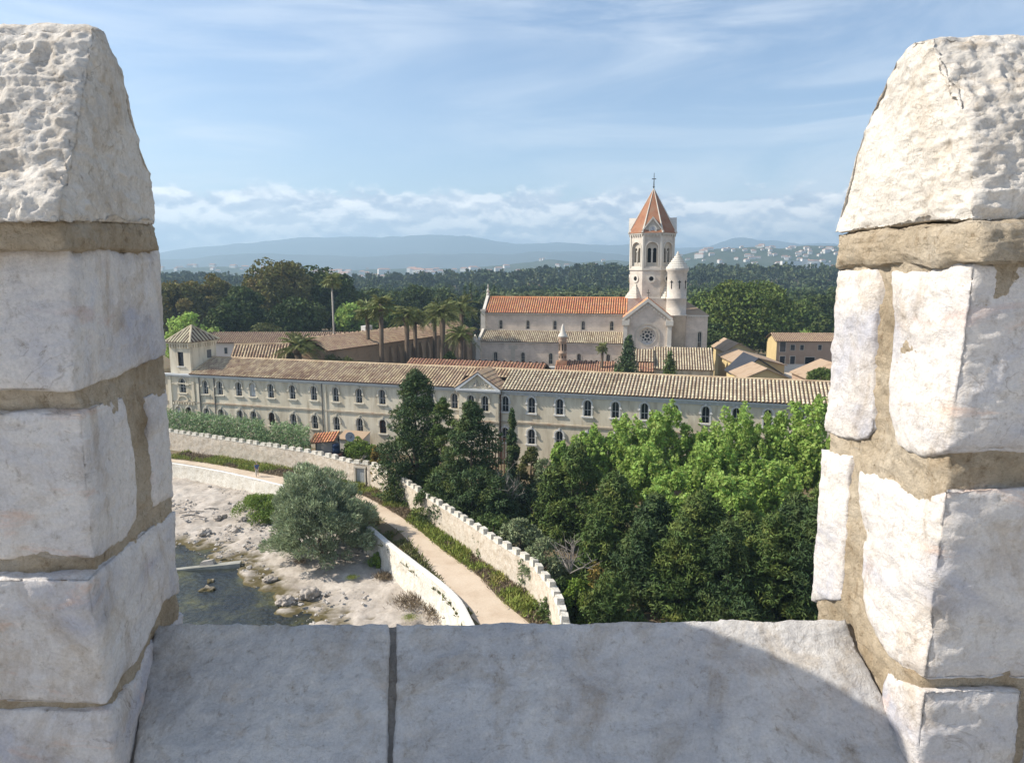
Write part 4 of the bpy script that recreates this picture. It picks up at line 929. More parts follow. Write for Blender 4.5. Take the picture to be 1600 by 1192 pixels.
slope('outbuilding', 'small red brown tiled lean-to in front of the pale striped roof', 'building', CH, -8.8, -12, (998,567), (1022,568), (998,580), (1021,582), 'tile_red', .45, back=.5)
x0, z0 = CH.hit(845, 574, -14); x1, z1 = CH.hit(866, 580, -14)
t = thing('garden_wall', CH.w(x0, -14, 0), 'short white wall piece between red roofs below the church aisle', 'wall', CH.a); MB().box(0, x1-x0, 0, .6, 0, z0).build('wall_face', M['white_wall'], t); MB().box(-.1, x1-x0+.1, -.1, .7, z0, z0+.15).build('coping', M['trim_white'], t)
# slender brick chimney turret
x0, zb = CH.hit(879, 566, -10); _, zt = CH.hit(879, 506, -10)
t = thing('chimney_turret', CH.w(x0, -10, 0), 'slender round brick turret with pale pointed cap in front of the aisle', 'turret', CH.a)
z1 = CH.hit(879, 527, -10)[1]
MB().box(-.95, .95, -.95, .95, zb-4, zb+.3).build('base', M['tile_red'], t)
MB().lathe([(.85,zb+.3),(.78,zb+.6),(.76,zb+1.6),(.86,zb+1.7),(.86,zb+1.95),(.74,zb+2.05),(.74,z1-.9),(.9,z1-.75),(.74,z1-.5),(1.0,z1-.15),(1.0,z1+.1)], 16).build('shaft', M['pink_wall'], t, True)
MB().lathe([(1.05,z1+.1),(.9,z1+.35),(.55,z1+.9),(.3,z1+1.9),(.22,zt-.4),(.02,zt)], 14).build('cone', M['stone_pale'], t, True)
o = MB()
for k in range(8):
    a = k*math.pi/4; n = Vector((math.cos(a), math.sin(a), 0)); tt = Vector((-n.y, n.x, 0))
    for z0_, h_ in ((z1-2.6, 1.35), (zb+.85, .45)):
        o.add([n*d+tt*s+Vector((0,0,z)) for d in (.6, .775) for s, z in ((-.11,z0_),(.11,z0_),(.11,z0_+h_),(-.11,z0_+h_))], [(0,1,2,3),(7,6,5,4),(0,1,5,4),(1,2,6,5),(2,3,7,6),(3,0,4,7)])
o.build('slits', M['dark_void'], t)

# ------------------------------------------------------------------ left: white range, arcaded wing and hipped roof
WH = Frame(*at_y(330, 530, 150)[:2], 0)
xr, zr = WH.hit(345, 519, 0); xe, ze = WH.hit(340, 535.5, -4); x9, _ = WH.hit(600, 520, 0)
t = thing('long_barn', WH.w(xr-2, -4, 0), 'long low white walled building with pinkish tile roof and two small windows', 'building', 0)
L = x9-xr+2
MB().box(0, L, .4, 8, 0, ze-.1).build('wall', M['white_wall'], t); tile_roof(t, (-.3, 4, zr), (L, 4, zr), Vector((0, -4.2, ze-zr)), 'tile_old', .45); tile_roof(t, (L, 4, zr), (0, 4, zr), Vector((0, 4.4, ze-zr)), 'tile_old', 1.2, r=.3, seg=1.2)
for px in (353, 389):
    xw, zw = WH.hit(px, 547.5, -3.6); o = MB().box(-.38, .38, -.05, .1, -.75, .65).build('window', M['stone_band'], t); o.location = (xw-xr+2, .4, zw); MB().box(-.28, .28, -.07, 0, -.65, .55).build('pane', M['glass_dark'], o)
def P3(px, py, y): return at_y(px, py, y)
# wing running away from the camera: eave line, ridge line
ea, eb = P3(556, 541, 119), P3(716, 520, 147); ea.z = eb.z = (ea.z+eb.z)/2
ang = math.atan2(eb.y-ea.y, eb.x-ea.x); WG = Frame(ea.x, ea.y, math.degrees(ang)); LW = math.hypot(eb.x-ea.x, eb.y-ea.y)+6
t = thing('cloister_wing', WG.w(0, 0, 0), 'long brown stone wing with shaded buttressed wall and faded tile roof', 'building', WG.a)
EZ = ea.z; RZ2 = EZ+1.9
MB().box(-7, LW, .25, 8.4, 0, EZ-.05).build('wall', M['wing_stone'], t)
tile_roof(t, (-7, 4.2, RZ2), (LW, 4.2, RZ2), Vector((0, -4.5, -1.95)), 'tile_old', .5); tile_roof(t, (LW, 4.2, RZ2), (-7, 4.2, RZ2), Vector((0, 4.5, -1.95)), 'tile_old', 1.2, r=.3, seg=1.2)
for k in range(13):
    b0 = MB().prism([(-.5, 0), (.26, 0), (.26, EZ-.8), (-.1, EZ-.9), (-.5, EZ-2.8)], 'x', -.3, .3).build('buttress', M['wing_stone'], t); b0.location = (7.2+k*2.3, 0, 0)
o = MB().prism(arch_pts(0, 2.6, 0, 6.8), 'y', .2, .27).build('arch', M['pink_wall'], t); o.location = (2.8, 0, 0)
MB().box(8.5, 10.5, 5, 6, EZ+.9, EZ+2.7).build('skylight', M['trim_white'], t)
# hipped roof in front of it
HP = Frame(*P3(395, 555, 112)[:2], 8)
xl, zl = HP.hit(342, 557, 0); xt, zt = HP.hit(447, 541, 0); xt2, _ = HP.hit(450, 541, 0)
t = thing('side_range', HP.w(0, 0, 0), 'low hipped roof of tan tiles just behind the pavilion end', 'building', HP.a)
zr = zt; x_l = xl+1.5
tile_roof(t, (x_l, 4, zr), (xt, 4, zr), Vector((0, -4.3, -2.3)), 'tile_tan', .45); tile_roof(t, (xt, 4, zr), (xt+.01, 8.4, zr-.02), Vector((3.8, -2.2, -2.3)), 'tile_red', .45)
tile_roof(t, (xt, 4, zr), (x_l, 4, zr), Vector((0, 4.3, -2.3)), 'tile_tan', 1.2, r=.3, seg=1.2)
MB().box(x_l, xt+3, .2, 8, 0, zr-2.3).build('wall', M['plaster'], t)
MB().tube([(x_l, 4, zr+.05), (xt, 4, zr+.05)], .17).build('ridge_tiles', M['tile_tan'], t)

# ------------------------------------------------------------------ right: farm buildings
FB = Frame(*at_y(1212, 580, 168)[:2], -4)
xl, ze = FB.hit(1211, 533, 0); _, zr = FB.hit(1211, 520, 4); _, zb = FB.hit(1213, 574, 0)
t = thing('farmhouse', FB.w(0, 0, 0), 'two storey pinkish farmhouse with pale ochre gable end and tile roof at right', 'building', FB.a)
c = MB(); L = 19
c.add([(0,0,0),(L,0,0),(L,0,ze),(0,0,ze)], [(0,1,2,3)]).add([(L,0,0),(L,8,0),(L,8,ze),(L,4,zr-.1),(L,0,ze)], [(0,1,2,3,4)]).add([(0,8,0),(L,8,0),(L,8,ze),(0,8,ze)], [(0,1,2,3)]); c.build('wall', M['pink_wall'], t, fix=False)
MB().prism([(.003, 0), (7.99, 0), (8, ze), (4, zr-.1), (0, ze)], 'x', -.12, .05).build('gable_wall', M['ochre_wall'], t)
tile_roof(t, (-.6, 4, zr), (L+.3, 4, zr), Vector((0, -4.4, ze-zr)), 'tile_old', .45); tile_roof(t, (L, 4, zr), (-.6, 4, zr), Vector((0, 4.4, ze-zr)), 'tile_old', 1.2, r=.3, seg=1.2)
for px, py, w_, h_, nm in ((1223,542,1.3,2.3,'window'),(1238.5,543,1.0,1.3,'window'),(1253,543,.8,1.2,'window'),(1281,543,.8,1.2,'window'),(1222,565,1.2,2.6,'door'),(1238,565.5,1.1,2.7,'door'),(1265,566,2.2,2.4,'doorway')):
    xw, zw = FB.hit(px, py, 0); o = MB().ring([(-w_/2-.12,-h_/2-.1),(w_/2+.12,-h_/2-.1),(w_/2+.12,h_/2+.12),(-w_/2-.12,h_/2+.12)], [(-w_/2,-h_/2),(w_/2,-h_/2),(w_/2,h_/2),(-w_/2,h_/2)], 'y', -.06, .02, True).build(nm, M['stone_band'], t); o.location = (xw, 0, zw)
    MB().box(-w_/2, w_/2, -.025, .0, -h_/2, h_/2).build('pane' if nm == 'window' else 'leaf', M['glass_dark'] if nm != 'doorway' else M['dark_void'], o)
# gabled sheds with the dark slate strip
SH = Frame(*at_y(1165, 590, 128)[:2], 0)
def gable_block(label, px_l, px_r, py_e, px_a, py_a, y, depth, wallm, roofm, name='shed', sub=0):
    fr = Frame(*at_y(px_l, py_e, y)[:2], -3); zl = at_y(px_l, py_e, y).z; xr = fr.hit(px_r, py_e, 0)[0]; xa, za = fr.hit(px_a, py_a, 0)
    t = thing(name, fr.w(0, 0, 0), label, 'shed', fr.a)
    MB().prism([(0, 0), (xr, 0), (xr, zl), (xa, za), (0, zl)], 'y', 0, depth).build('wall', M[wallm], t)
    MB().hexa([(-.4,-.4,zl-.25),(xa,-.4,za+.02),(xa,depth+.3,za+.02),(-.4,depth+.3,zl-.25),(-.4,-.4,zl-.08),(xa,-.4,za+.22),(xa,depth+.3,za+.22),(-.4,depth+.3,zl-.08)]).hexa([(xa,-.4,za+.02),(xr+.4,-.4,zl-.25),(xr+.4,depth+.3,zl-.25),(xa,depth+.3,za+.02),(xa,-.4,za+.22),(xr+.4,-.4,zl-.08),(xr+.4,depth+.3,zl-.08),(xa,depth+.3,za+.22)]).build('roof', M[roofm], t)
    return t, xr, zl, xa, za
gable_block('shed roof furthest back, partly behind the other two shed roofs', 1134, 1180, 549, 1153, 537, 150, 12, 'ochre_wall', 'tile_old')
gable_block('long shed with sandy roof and yellow side wall left of the farmhouse', 1155, 1226, 569, 1183, 560, 132, 16, 'ochre_wall', 'tile_old')
gable_block('shed with dark slate roof stepping down in front of the sandy roof', 1155.5, 1228, 588, 1184, 561, 122, 9, 'ochre_wall', 'slate_dark')
gable_block('lowest shed with plain sandy gable just behind the long tile roof', 1163, 1234, 590.5, 1198, 577, 112, 8, 'ochre_wall', 'tile_old')
gable_block('small brown lean-to shed at the far right by the white merlon', 1262, 1330, 590, 1310, 571, 122, 8, 'pink_wall', 'tile_old')
yard = at_y(1240, 580, 140)
for i, (px, py, s) in enumerate(((1222,575,1.0),(1234,577,.9),(1243,577,1.05),(1254,578,1.2),(1248,581,1.0),(1260,580,.9))):
    p = at_y(px, py+3, 150); p.z = max(0, p.z-.6); P, Q = lattice(8, 6, 8)
    V = (P-.5)*np.array([2.6*s, 1.6*s, 1.1*s]); l = np.linalg.norm((P-.5)*2, axis=1, keepdims=True); V = V*(1/np.maximum(.8, l*.85)); V += .12*np.stack([fbm(V*1.5+i*5, 3), fbm(V*1.5+40+i, 3), fbm(V*1.5+80+i, 3)], -1)
    o = link('sack', np_mesh('sack', V, Q, True), None, M['sheet_white']); o.location = p; props(o, 'white builders sack in the farmyard, '+('leftmost','second from left','third from left','largest at the right','middle one nearest the camera','rightmost')[i], 'sack', 'white sacks in the farmyard')
mb = MB().box(0, 22, 0, 30, 0, max(.1, yard.z-.9)); o = mb.build('farmyard', M['sand_path']); o.location = (at_y(1216, 580, 130).x, 128, 0); props(o, kind='structure')
# ------------------------------------------------------------------ foliage
def unit(v): return v/(np.linalg.norm(v, axis=1, keepdims=True)+1e-9)
def kites(C, D, size, asp, rs, bend=.25, twist=None):
    """one folded four-cornered leaf spray per point: axis D, length size"""
    n = len(C); D = unit(D); R = rs.randn(n, 3) if twist is None else twist; S = unit(np.cross(D, R)); N = np.cross(S, D); L = size[:, None]
    V = np.empty((n, 4, 3)); V[:,0] = C-D*L*.5; V[:,2] = C+D*L*.5-N*L*bend
    V[:,1] = C+S*L*asp*.5+N*L*bend*.3+D*L*.08; V[:,3] = C-S*L*asp*.5+N*L*bend*.3+D*L*.08
    return V.reshape(-1, 3), np.arange(4*n).reshape(-1, 4)
def shell(cl, n, rs, inner=.15, up=.0):
    """points on the shells of ellipsoid clumps (x,y,z,rx,ry,rz), with outward directions"""
    cl = np.asarray(cl, float); w = (cl[:,3]*cl[:,4])**.5*(cl[:,5])**.5; i = rs.choice(len(cl), n, p=w/w.sum())
    d = unit(rs.randn(n, 3)+np.array([0,0,up])); r = rs.uniform(.78, 1.06, n); k = rs.rand(n) < inner; r[k] = rs.uniform(.25, .8, k.sum())
    return cl[i,:3]+d*cl[i,3:6]*r[:, None], d, i
def crown_mesh(name, cl, n, size, asp, rs, drop=-.1, out=.8, rnd=.5, inner=.15, bend=.25, ax=.45, nr=.55):
    C, d, i = shell(cl, n, rs, inner, .25)
    D = d*out*ax+rs.randn(n, 3)*rnd+np.array([0,0,drop]); R = d*1.1+rs.randn(n, 3)*nr+np.array([0,0,.25])
    V, Q = kites(C, D, size*rs.uniform(.6, 1.35, n), asp, rs, bend, twist=R)
    return np_mesh(name, V, Q)
def clumps(kind, h, r, rs, z0=.12, n=60):
    c = []
    if kind == 'conifer':
        for k in range(n):
            t = rs.uniform(0, 1)**1.15; rad = r*(1-t)**.72*(1.0+.18*math.sin(9*t)); a = rs.uniform(0, 2*math.pi); d = rad*rs.uniform(.45, 1.06); q = r*(.24-.12*t)*rs.uniform(.6, 1.5)
            c.append((d*math.cos(a), d*math.sin(a), h*(z0+(1-z0)*t)-q*.5, q*1.15, q*1.15, q*.55))
        c.append((0,0,h*.96,r*.09,r*.09,h*.05))
    elif kind == 'cedar':
        for k in range(n):
            t = rs.uniform(0, 1); a = rs.uniform(0, 2*math.pi); rad = r*(1-t**2.3)**.8*(.80+.20*math.sin(3*a+7*t)); d = rad*rs.uniform(.4, 1.08); q = r*.20*(1.1-.4*t)*rs.uniform(.55, 1.45)
            c.append((d*math.cos(a), d*math.sin(a), h*(z0+(1-z0)*t)-q*.5, q*1.2, q*1.2, q*.6))
        c.append((0,0,h*.965,r*.14,r*.14,h*.045))
    elif kind == 'round':
        for k in range(n):
            d = unit(rs.randn(1, 3))[0]; d[2] = d[2]*.9+.12; q = r*rs.uniform(.22, .38); m = rs.uniform(.62, .86)
            c.append((d[0]*r*m, d[1]*r*m, h*(z0+(1-z0)*.5)+d[2]*h*(1-z0)*.5*m, q, q, q*.8))
    elif kind == 'shoots':
        for k in range(n):
            a = rs.uniform(0, 2*math.pi); d = r*rs.uniform(.05, .95)**.6; t = rs.uniform(z0, .97-.35*(d/r)**2); q = r*rs.uniform(.11, .24)
            c.append((d*math.cos(a), d*math.sin(a), h*t, q*.8, q*.8, q*1.5))
    elif kind == 'column':
        for k in range(n):
            t = rs.uniform(0, 1); rad = r*(1-t**2.2)*(.75+.25*min(1, t*6)); a = rs.uniform(0, 2*math.pi); d = rad*rs.uniform(.2, .72); q = r*.42*(1-.55*t)*rs.uniform(.8, 1.2)
            c.append((d*math.cos(a), d*math.sin(a), h*(z0+(1-z0)*t)-q*.6, q, q, q*1.7))
    elif kind == 'umbrella':
        for k in range(n):
            a = rs.uniform(0, 2*math.pi); d = r*math.sqrt(rs.uniform(0, 1)); q = r*rs.uniform(.16, .25); c.append((d*math.cos(a), d*math.sin(a), h*(.93-.16*(d/r)**2)-q*.5, q, q, q*.5))
    elif kind == 'dome':
        for k in range(n):
            a = rs.uniform(0, 2*math.pi); e = math.asin(rs.uniform(0, 1)); m = rs.uniform(.7, .92); q = r*rs.uniform(.16, .28)
            c.append((math.cos(a)*math.cos(e)*r*m, math.sin(a)*math.cos(e)*r*m, h*(z0+(.97-z0)*math.sin(e)*m), q, q, q*.8))
    return c
def tree(name, label, kind, x, y, z, h, r, leaf, n, size, seed, cat='tree', group=None, asp=.35, bark='bark', nc=60, z0=.12, limbs=5, part='crown', **k):
    rs = np.random.RandomState(seed); t = thing(name, (x, y, z), label, cat, rs.uniform(0, 6.28), group)
    cl = clumps(kind, h, r, rs, z0, nc)
    k.setdefault('bend', .25); link(part, crown_mesh(part, cl, n, size, asp, rs, **k), t, M[leaf])
    tr = max(.05, h*.022); ht = h*(.9 if kind in ('conifer', 'column') else .62); m = MB().tube([(0,0,-.3), (tr*.4, 0, ht*.3), (-tr*.3, tr*.4, ht*.65), (0, 0, ht)], [tr*1.25, tr, tr*.75, tr*.2], 7)
    big = sorted(cl, key=lambda q: -q[3])[:limbs*3:3]
    for q in big: zz = max(h*.12, q[2]-h*.22); m.tube([(0,0,min(zz, ht*.9)), (q[0]*.5, q[1]*.5, (zz+q[2])*.5+.1), (q[0], q[1], q[2])], [tr*.5, tr*.35, tr*.1], 5)
    m.build('trunk', M[bark], t, True); return t
def blades(name, P, hgt, rs, mt, wid=.06, lean=.5, per=1):
    """standing blades at the points P (n,3)"""
    n = len(P); D = rs.randn(n, 3)*np.array([lean, lean, .1])+np.array([0,0,1.0]); h = hgt*rs.uniform(.5, 1.3, n)
    C = P+unit(D)*h[:, None]*.5; V, Q = kites(C, D, h, wid, rs, .15); return link(name, np_mesh(name, V, Q), None, M[mt])
def palm(name, label, x, y, z, h, fr_len, nf, leaf='leaf_palm', tr=.28, seed=1, group=None, arch=.8, bark='bark', fan=False, cat='palm'):
    rs = np.random.RandomState(seed); t = thing(name, (x, y, z), label, cat, 0, group)
    lean = rs.uniform(-.3, .3, 2)*h*.03
    MB().tube([(0,0,-.2), (lean[0]*.3, lean[1]*.3, h*.4), (lean[0], lean[1], h*.98)], [tr*1.15, tr*.92, tr*1.0], 9).lathe([(tr*1.0, 0), (tr*1.7, .35), (tr*1.5, .8), (tr*.6, 1.2)], 9, (lean[0], lean[1], h-.9)).build('trunk', M[bark], t, True)
    c = np.array([lean[0], lean[1], h]); Vs, Qs, b = [], [], 0
    for k in range(nf):
        a = k*2.399+rs.uniform(-.2, .2); e = rs.uniform(-.35, 1.35) if not fan else rs.uniform(-.9, 1.3); L = fr_len*rs.uniform(.8, 1.1); u = np.array([math.cos(a), math.sin(a), 0])
        s = np.linspace(0, 1, 13); hx = L*(s*math.cos(e)*.9+.12*s); hz = L*(s*math.sin(e)*.95-arch*.62*s**2.2*(.55+.45*math.cos(e)))
        sp = c+u*hx[:,None]+np.array([0,0,1])*hz[:,None]
        if fan:     # stiff fan blade at the end of a stalk
            q = sp[5]; side = np.cross(u, [0,0,1]); n = 11; ang = np.linspace(-1.9, 1.9, n); fwd = unit((sp[8]-sp[4])[None])[0]; D = fwd[None]*np.cos(ang)[:,None]+side[None]*np.sin(ang)[:,None]+np.array([0,0,-.15])
            C = q+D*L*.24; V, Q = kites(C, D, np.full(n, L*.5), .16, rs, .1); Vs.append(V); Qs.append(Q+b); b += len(V)
            side0 = np.cross(u, [0,0,1])*.02; V = np.array([sp[0]-side0, sp[0]+side0, sp[5]+side0, sp[5]-side0]); Vs.append(V); Qs.append(np.array([[0,1,2,3]])+b); b += 4; continue
        tang = unit(np.gradient(sp, axis=0)); side = np.cross(tang, [0,0,1.0]); side = unit(side); up = np.cross(side, tang)
        m = 34; si = np.linspace(.10, .99, m); idx = si*12; i0 = np.minimum(idx.astype(int), 11); f = (idx-i0)[:,None]
        base = sp[i0]*(1-f)+sp[i0+1]*f; tg = tang[i0]; sd = side[i0]; upv = up[i0]; ll = L*.20*np.sin(np.pi*np.clip(si*.93+.07, 0, 1))**.6+.05
        for sg in (-1, 1):
            D = sd*sg*.85+tg*.55+upv*.30+rs.randn(m, 3)*.08; D = unit(D); C = base+D*ll[:,None]*.5; V, Q = kites(C, D, ll, .13, rs, .12, twist=np.repeat(tang[6][None], m, 0)+rs.randn(m, 3)*.25); Vs.append(V); Qs.append(Q+b); b += len(V)
        w = side*.035; V = np.stack([sp-w, sp+w], 1).reshape(-1, 3); Q = np.array([[2*i, 2*i+1, 2*i+3, 2*i+2] for i in range(12)]); Vs.append(V); Qs.append(Q+b); b += len(V)
    link('crown', np_mesh('crown', np.concatenate(Vs), np.concatenate(Qs)), t, M[leaf]); return t

# ------------------------------------------------------------------ crenellated garden wall
gw = thing('garden_wall', tuple(wall_base[4]), 'long crenellated rubble stone wall running beside the sandy path', 'wall')
def build_garden_wall():
    base = [np.array(p[:2]) for p in wall_base]; o = np.array(gw.location[:2]); TH = .5; TOP = 2.5
    # face as a fine strip with uneven stones
    pts = resample(base, .22); s = np.arange(len(pts))*.22; P = np.array(pts)-o
    T = np.gradient(P, axis=0); T /= np.linalg.norm(T, axis=1, keepdims=True); Nn = np.stack([T[:,1], -T[:,0]], 1)   # right of travel = path side
    if True:
        k = 14; zz = np.linspace(-.6, TOP, k); S, Z = np.meshgrid(s, zz, indexing='ij')
        d = .05*fbm(np.stack([S.ravel()*1.6, Z.ravel()*2.2, np.zeros(S.size)], -1), 4).reshape(S.shape)+.035*billow(np.stack([S.ravel()*2.6, Z.ravel()*3.2, np.ones(S.size)], -1), 3).reshape(S.shape)
        gate = np.abs(s-gate_s) < .62
        d = np.where(gate[:,None] & (Z < 2.05), -.28, d)
        def face(sg, off):
            X = P[:,None,0]+Nn[:,None,0]*(sg*off+sg*d); Y = P[:,None,1]+Nn[:,None,1]*(sg*off+sg*d); return X, Y
        X, Y = face(1, 0); me = grid_mesh('wall_face', X, Y, Z, None, True); ob = link('wall_face', me, gw, M['rubble'])
        X2 = P[:,None,0]-Nn[:,None,0]*(TH+.0*d); Y2 = P[:,None,1]-Nn[:,None,1]*TH; link('rear_face', grid_mesh('rear_face', X2+0*Z, Y2+0*Z, Z), gw, M['rubble'])
        mb = MB(); vs = []
        for i in range(len(P)): vs += [(P[i,0]+Nn[i,0]*.05, P[i,1]+Nn[i,1]*.05, TOP+.02*math.sin(i*.7)), (P[i,0]-Nn[i,0]*(TH+.04), P[i,1]-Nn[i,1]*(TH+.04), TOP+.02*math.sin(i*.9))]
        mb.add(vs, [(2*i, 2*i+1, 2*i+3, 2*i+2) for i in range(len(P)-1)]); mb.build('wall_top', M['whitewash'], gw, fix=False)
    # merlons
    rs = np.random.RandomState(4); vars_ = []
    for v in range(6):
        mb = MB(); w, h, t = .34+rs.uniform(-.03, .03), .46+rs.uniform(-.05, .05), .27; j = lambda: rs.uniform(-.03, .03)
        mb.hexa([(-w+j(),-t,0),(w+j(),-t,0),(w+j(),t,0),(-w+j(),t,0),(-w*.9+j(),-t*.85,h+j()),(w*.9+j(),-t*.85,h+j()),(w*.88+j(),t*.8,h*.92+j()),(-w*.88+j(),t*.8,h*.92+j())]); vars_.append(mb.mesh('merlon')); vars_[-1].materials.append(M['whitewash'])
    L = s[-1]; q = .6
    while q < L-.5:
        i = int(q/.22); a = math.atan2(T[i,1], T[i,0]); ob = link('merlon', vars_[rs.randint(6)], gw); c = P[i]-Nn[i]*TH*.47
        ob.location = (c[0], c[1], TOP-.05); ob.rotation_euler = (0, 0, a+rs.uniform(-.06, .06)); ob.scale = (1, 1, rs.uniform(.9, 1.12)); q += 1.22+rs.uniform(-.05, .05)
    i = int(gate_s/.22); a = math.atan2(T[i,1], T[i,0]); c = P[i]
    dr = link('door', MB().box(-.56, .56, -.06, .0, 0, 2.0).mesh('door'), gw, M['paint_grey']); dr.location = (c[0]-Nn[i,0]*.2, c[1]-Nn[i,1]*.2, 0); dr.rotation_euler = (0, 0, a+math.pi if False else a)
    pl = MB()
    for k in range(5):
        b = link('plank', MB().box(-.095, .095, -.03, .0, .04, 1.95).mesh('plank'), dr, M['paint_grey']); b.location = (-.44+k*.22, -.061, 0)
    fr = MB().box(-.74, -.58, -.05, .3, 0, 2.1).box(.58, .74, -.05, .3, 0, 2.1).box(-.8, .8, -.07, .3, 2.02, 2.25); f = fr.build('door_frame', M['stone_band'], gw); f.location = (c[0]+Nn[i,0]*.02, c[1]+Nn[i,1]*.02, 0); f.rotation_euler = (0, 0, a)
gate_s = 0.0
for a, b in zip(wall_base[:4], wall_base[1:5]): gate_s += (b-a).length
gate_s += .45
build_garden_wall()

# ------------------------------------------------------------------ sea wall and parapet along the path
def thick_wall(name, label, line, z_bot, z_top, th, mt, top_mt, cat='wall', amp=.08):
    P = np.array(resample(line, .3)); o = P[len(P)//2]; t = thing(name, (o[0], o[1], 0), label, cat); P = P-o
    T = np.gradient(P, axis=0); T /= np.linalg.norm(T, axis=1, keepdims=True); Nn = np.stack([T[:,1], -T[:,0]], 1); s = np.arange(len(P))*.3
    zt = np.array([z_top(x) for x in s/s[-1]]) if callable(z_top) else np.full(len(P), z_top)
    k = 12; V = np.linspace(0, 1, k); Z = z_bot+(zt[:,None]-z_bot)*V[None]; S = np.repeat(s[:,None], k, 1)
    d = amp*fbm(np.stack([S.ravel()*.9, Z.ravel()*1.3, np.full(S.size, 3.3)], -1), 5).reshape(S.shape)+(1-V[None])*.35
    link('wall_face', grid_mesh('wall_face', P[:,None,0]+Nn[:,None,0]*d, P[:,None,1]+Nn[:,None,1]*d, Z), t, M[mt])
    link('rear_face', grid_mesh('rear_face', P[:,None,0]-Nn[:,None,0]*th+0*Z, P[:,None,1]-Nn[:,None,1]*th+0*Z, np.maximum(Z, -.3)), t, M[mt])
    w = .03*fbm(np.stack([s*1.1, s*0, s*0], -1), 4); Xa = np.stack([P+Nn*(.02), P-Nn*th*.5, P-Nn*(th+.02)], 1); Za = np.stack([zt+w-.01, zt+w+.05, zt+w-.01], 1)
    link('coping', grid_mesh('coping', Xa[:,:,0], Xa[:,:,1], Za), t, M[top_mt]); return t
eL = [tuple(p[:2]) for p in edge_l]
thick_wall('sea_wall', 'whitewashed rubble retaining wall below the far part of the path, above the rocks', smooth_line(eL[:6]), -2.4, .12, .4, 'whitewash', 'trim_white')
thick_wall('parapet_wall', 'thick white low wall curving between the big bush and the near sandy path', smooth_line(eL[6:14]), -2.2, lambda u: .55+.15*u, .5, 'whitewash', 'trim_white', amp=.10)
# end pier of the parapet
# ------------------------------------------------------------------ verges
def band_points(A, B, n, rs, z=0.0):
    A = smooth_line(A); B = smooth_line(B); m = min(len(A), len(B)); A = np.array(resample(A, .5)); B = np.array(B)
    i = rs.randint(0, len(A), n); a = A[i]; d = np.linalg.norm(B[None]-a[:,None], axis=2); b = B[d.argmin(1)]; u = rs.rand(n)[:,None]
    p = a*(1-u)+b*u+rs.randn(n, 2)*.12; return np.concatenate([p, np.full((n,1), z)], 1)
rs = np.random.RandomState(21)
WB = [p[:2] for p in resample(wall_base, .4)]
P = band_points(path_r, WB, 26000, rs); f = fbm(P*.35, 3); lo = P[(f < .12)]; hi = P[(f >= .12)]
props(blades('verge_grass', lo, .55, rs, 'grass_green', .14, .7), kind='stuff'); props(blades('dry_grass', hi, .40, rs, 'grass_dry', .14, .7), kind='stuff')
P = band_points(path_l[5:], edge_l[5:], 9000, rs); P[:,2] = .0; f = fbm(P*.5+9, 3); P = P[f > -.12]
props(blades('path_weeds', P, .42, rs, 'leaf_olive', .22, .8), kind='stuff')
# weeds on the rocks
def rock_pt(px, py, z=-1.9): return at_z(px, py, z)
for i, (px, py, r, mt, h) in enumerate(((590,880,.9,'leaf_shrub',.5),(640,945,1.5,'grass_dry',.6),(690,960,1.6,'grass_dry',.7),(600,905,.8,'grass_dry',.5),(550,905,.5,'grass_green',.25),(640,968,.6,'grass_green',.22),(655,930,1.0,'grass_dry',.4),(470,880,.6,'grass_dry',.3))):
    c = rock_pt(px, py); q = rs.randn(600, 2)*r*.45; P = np.stack([c.x+q[:,0], c.y+q[:,1], np.full(600, -1.75)], 1)
    o = blades('weed_clump', P, h, rs, mt, .08, .9); props(o, kind='stuff')

# ------------------------------------------------------------------ trees near the wall
def at(px, y): return at_y(px, 600, y).x
def top(px, py, y): return at_y(px, py, y).z
CY = dict(asp=.22, drop=.05, out=.9, rnd=.45, bend=.35, ax=.85, nr=.8)
def cyp(label, px, py, y, r, leaf='leaf_cypress', n=11000, size=.52, seed=1, nc=95, group=None, z0=.06, name='cypress_tree', kind='conifer', **k):
    z = top(px, py, y); kk = dict(CY); kk.update(k)
    return tree(name, label, kind, at(px, y), y, 0, z, r, leaf, n, size, seed, group=group, nc=nc, z0=z0, **kk)
cyp('tall dark conifer rising past the roof edge in front of the long building', 648, 577, 74, 4.0, 'leaf_cypress_dark', 17000, .5, 31, 240, z0=.10, kind='cedar')
cyp('dark broad conifer just right of the tall one, below the pediment', 735, 628, 66, 3.5, 'leaf_cypress_dark', 15000, .5, 32, 210, z0=.10, kind='cedar')
cyp('shorter conifer filling the gap between the tall and the broad conifer', 692, 622, 71, 2.4, 'leaf_cypress', 7000, .45, 35, 70, z0=.1, kind='cedar')
cyp('low dark conifer leaning over the wall below the tall conifer', 662, 728, 72.5, 2.3, 'leaf_cypress', 6000, .45, 33, 60)
tree('narrow_cypress', 'narrow upright cypress standing alone in front of the pale facade', 'column', at(800, 78), 78, 0, top(800, 640, 78), 1.05, 'leaf_cypress_dark', 5000, .42, 34, asp=.3, nc=70, z0=.05)
G = 'dark cypresses behind the wall'
ORD = ['first','second','third','fourth','fifth','sixth','seventh','eighth','ninth','tenth','eleventh','twelfth','thirteenth','fourteenth']
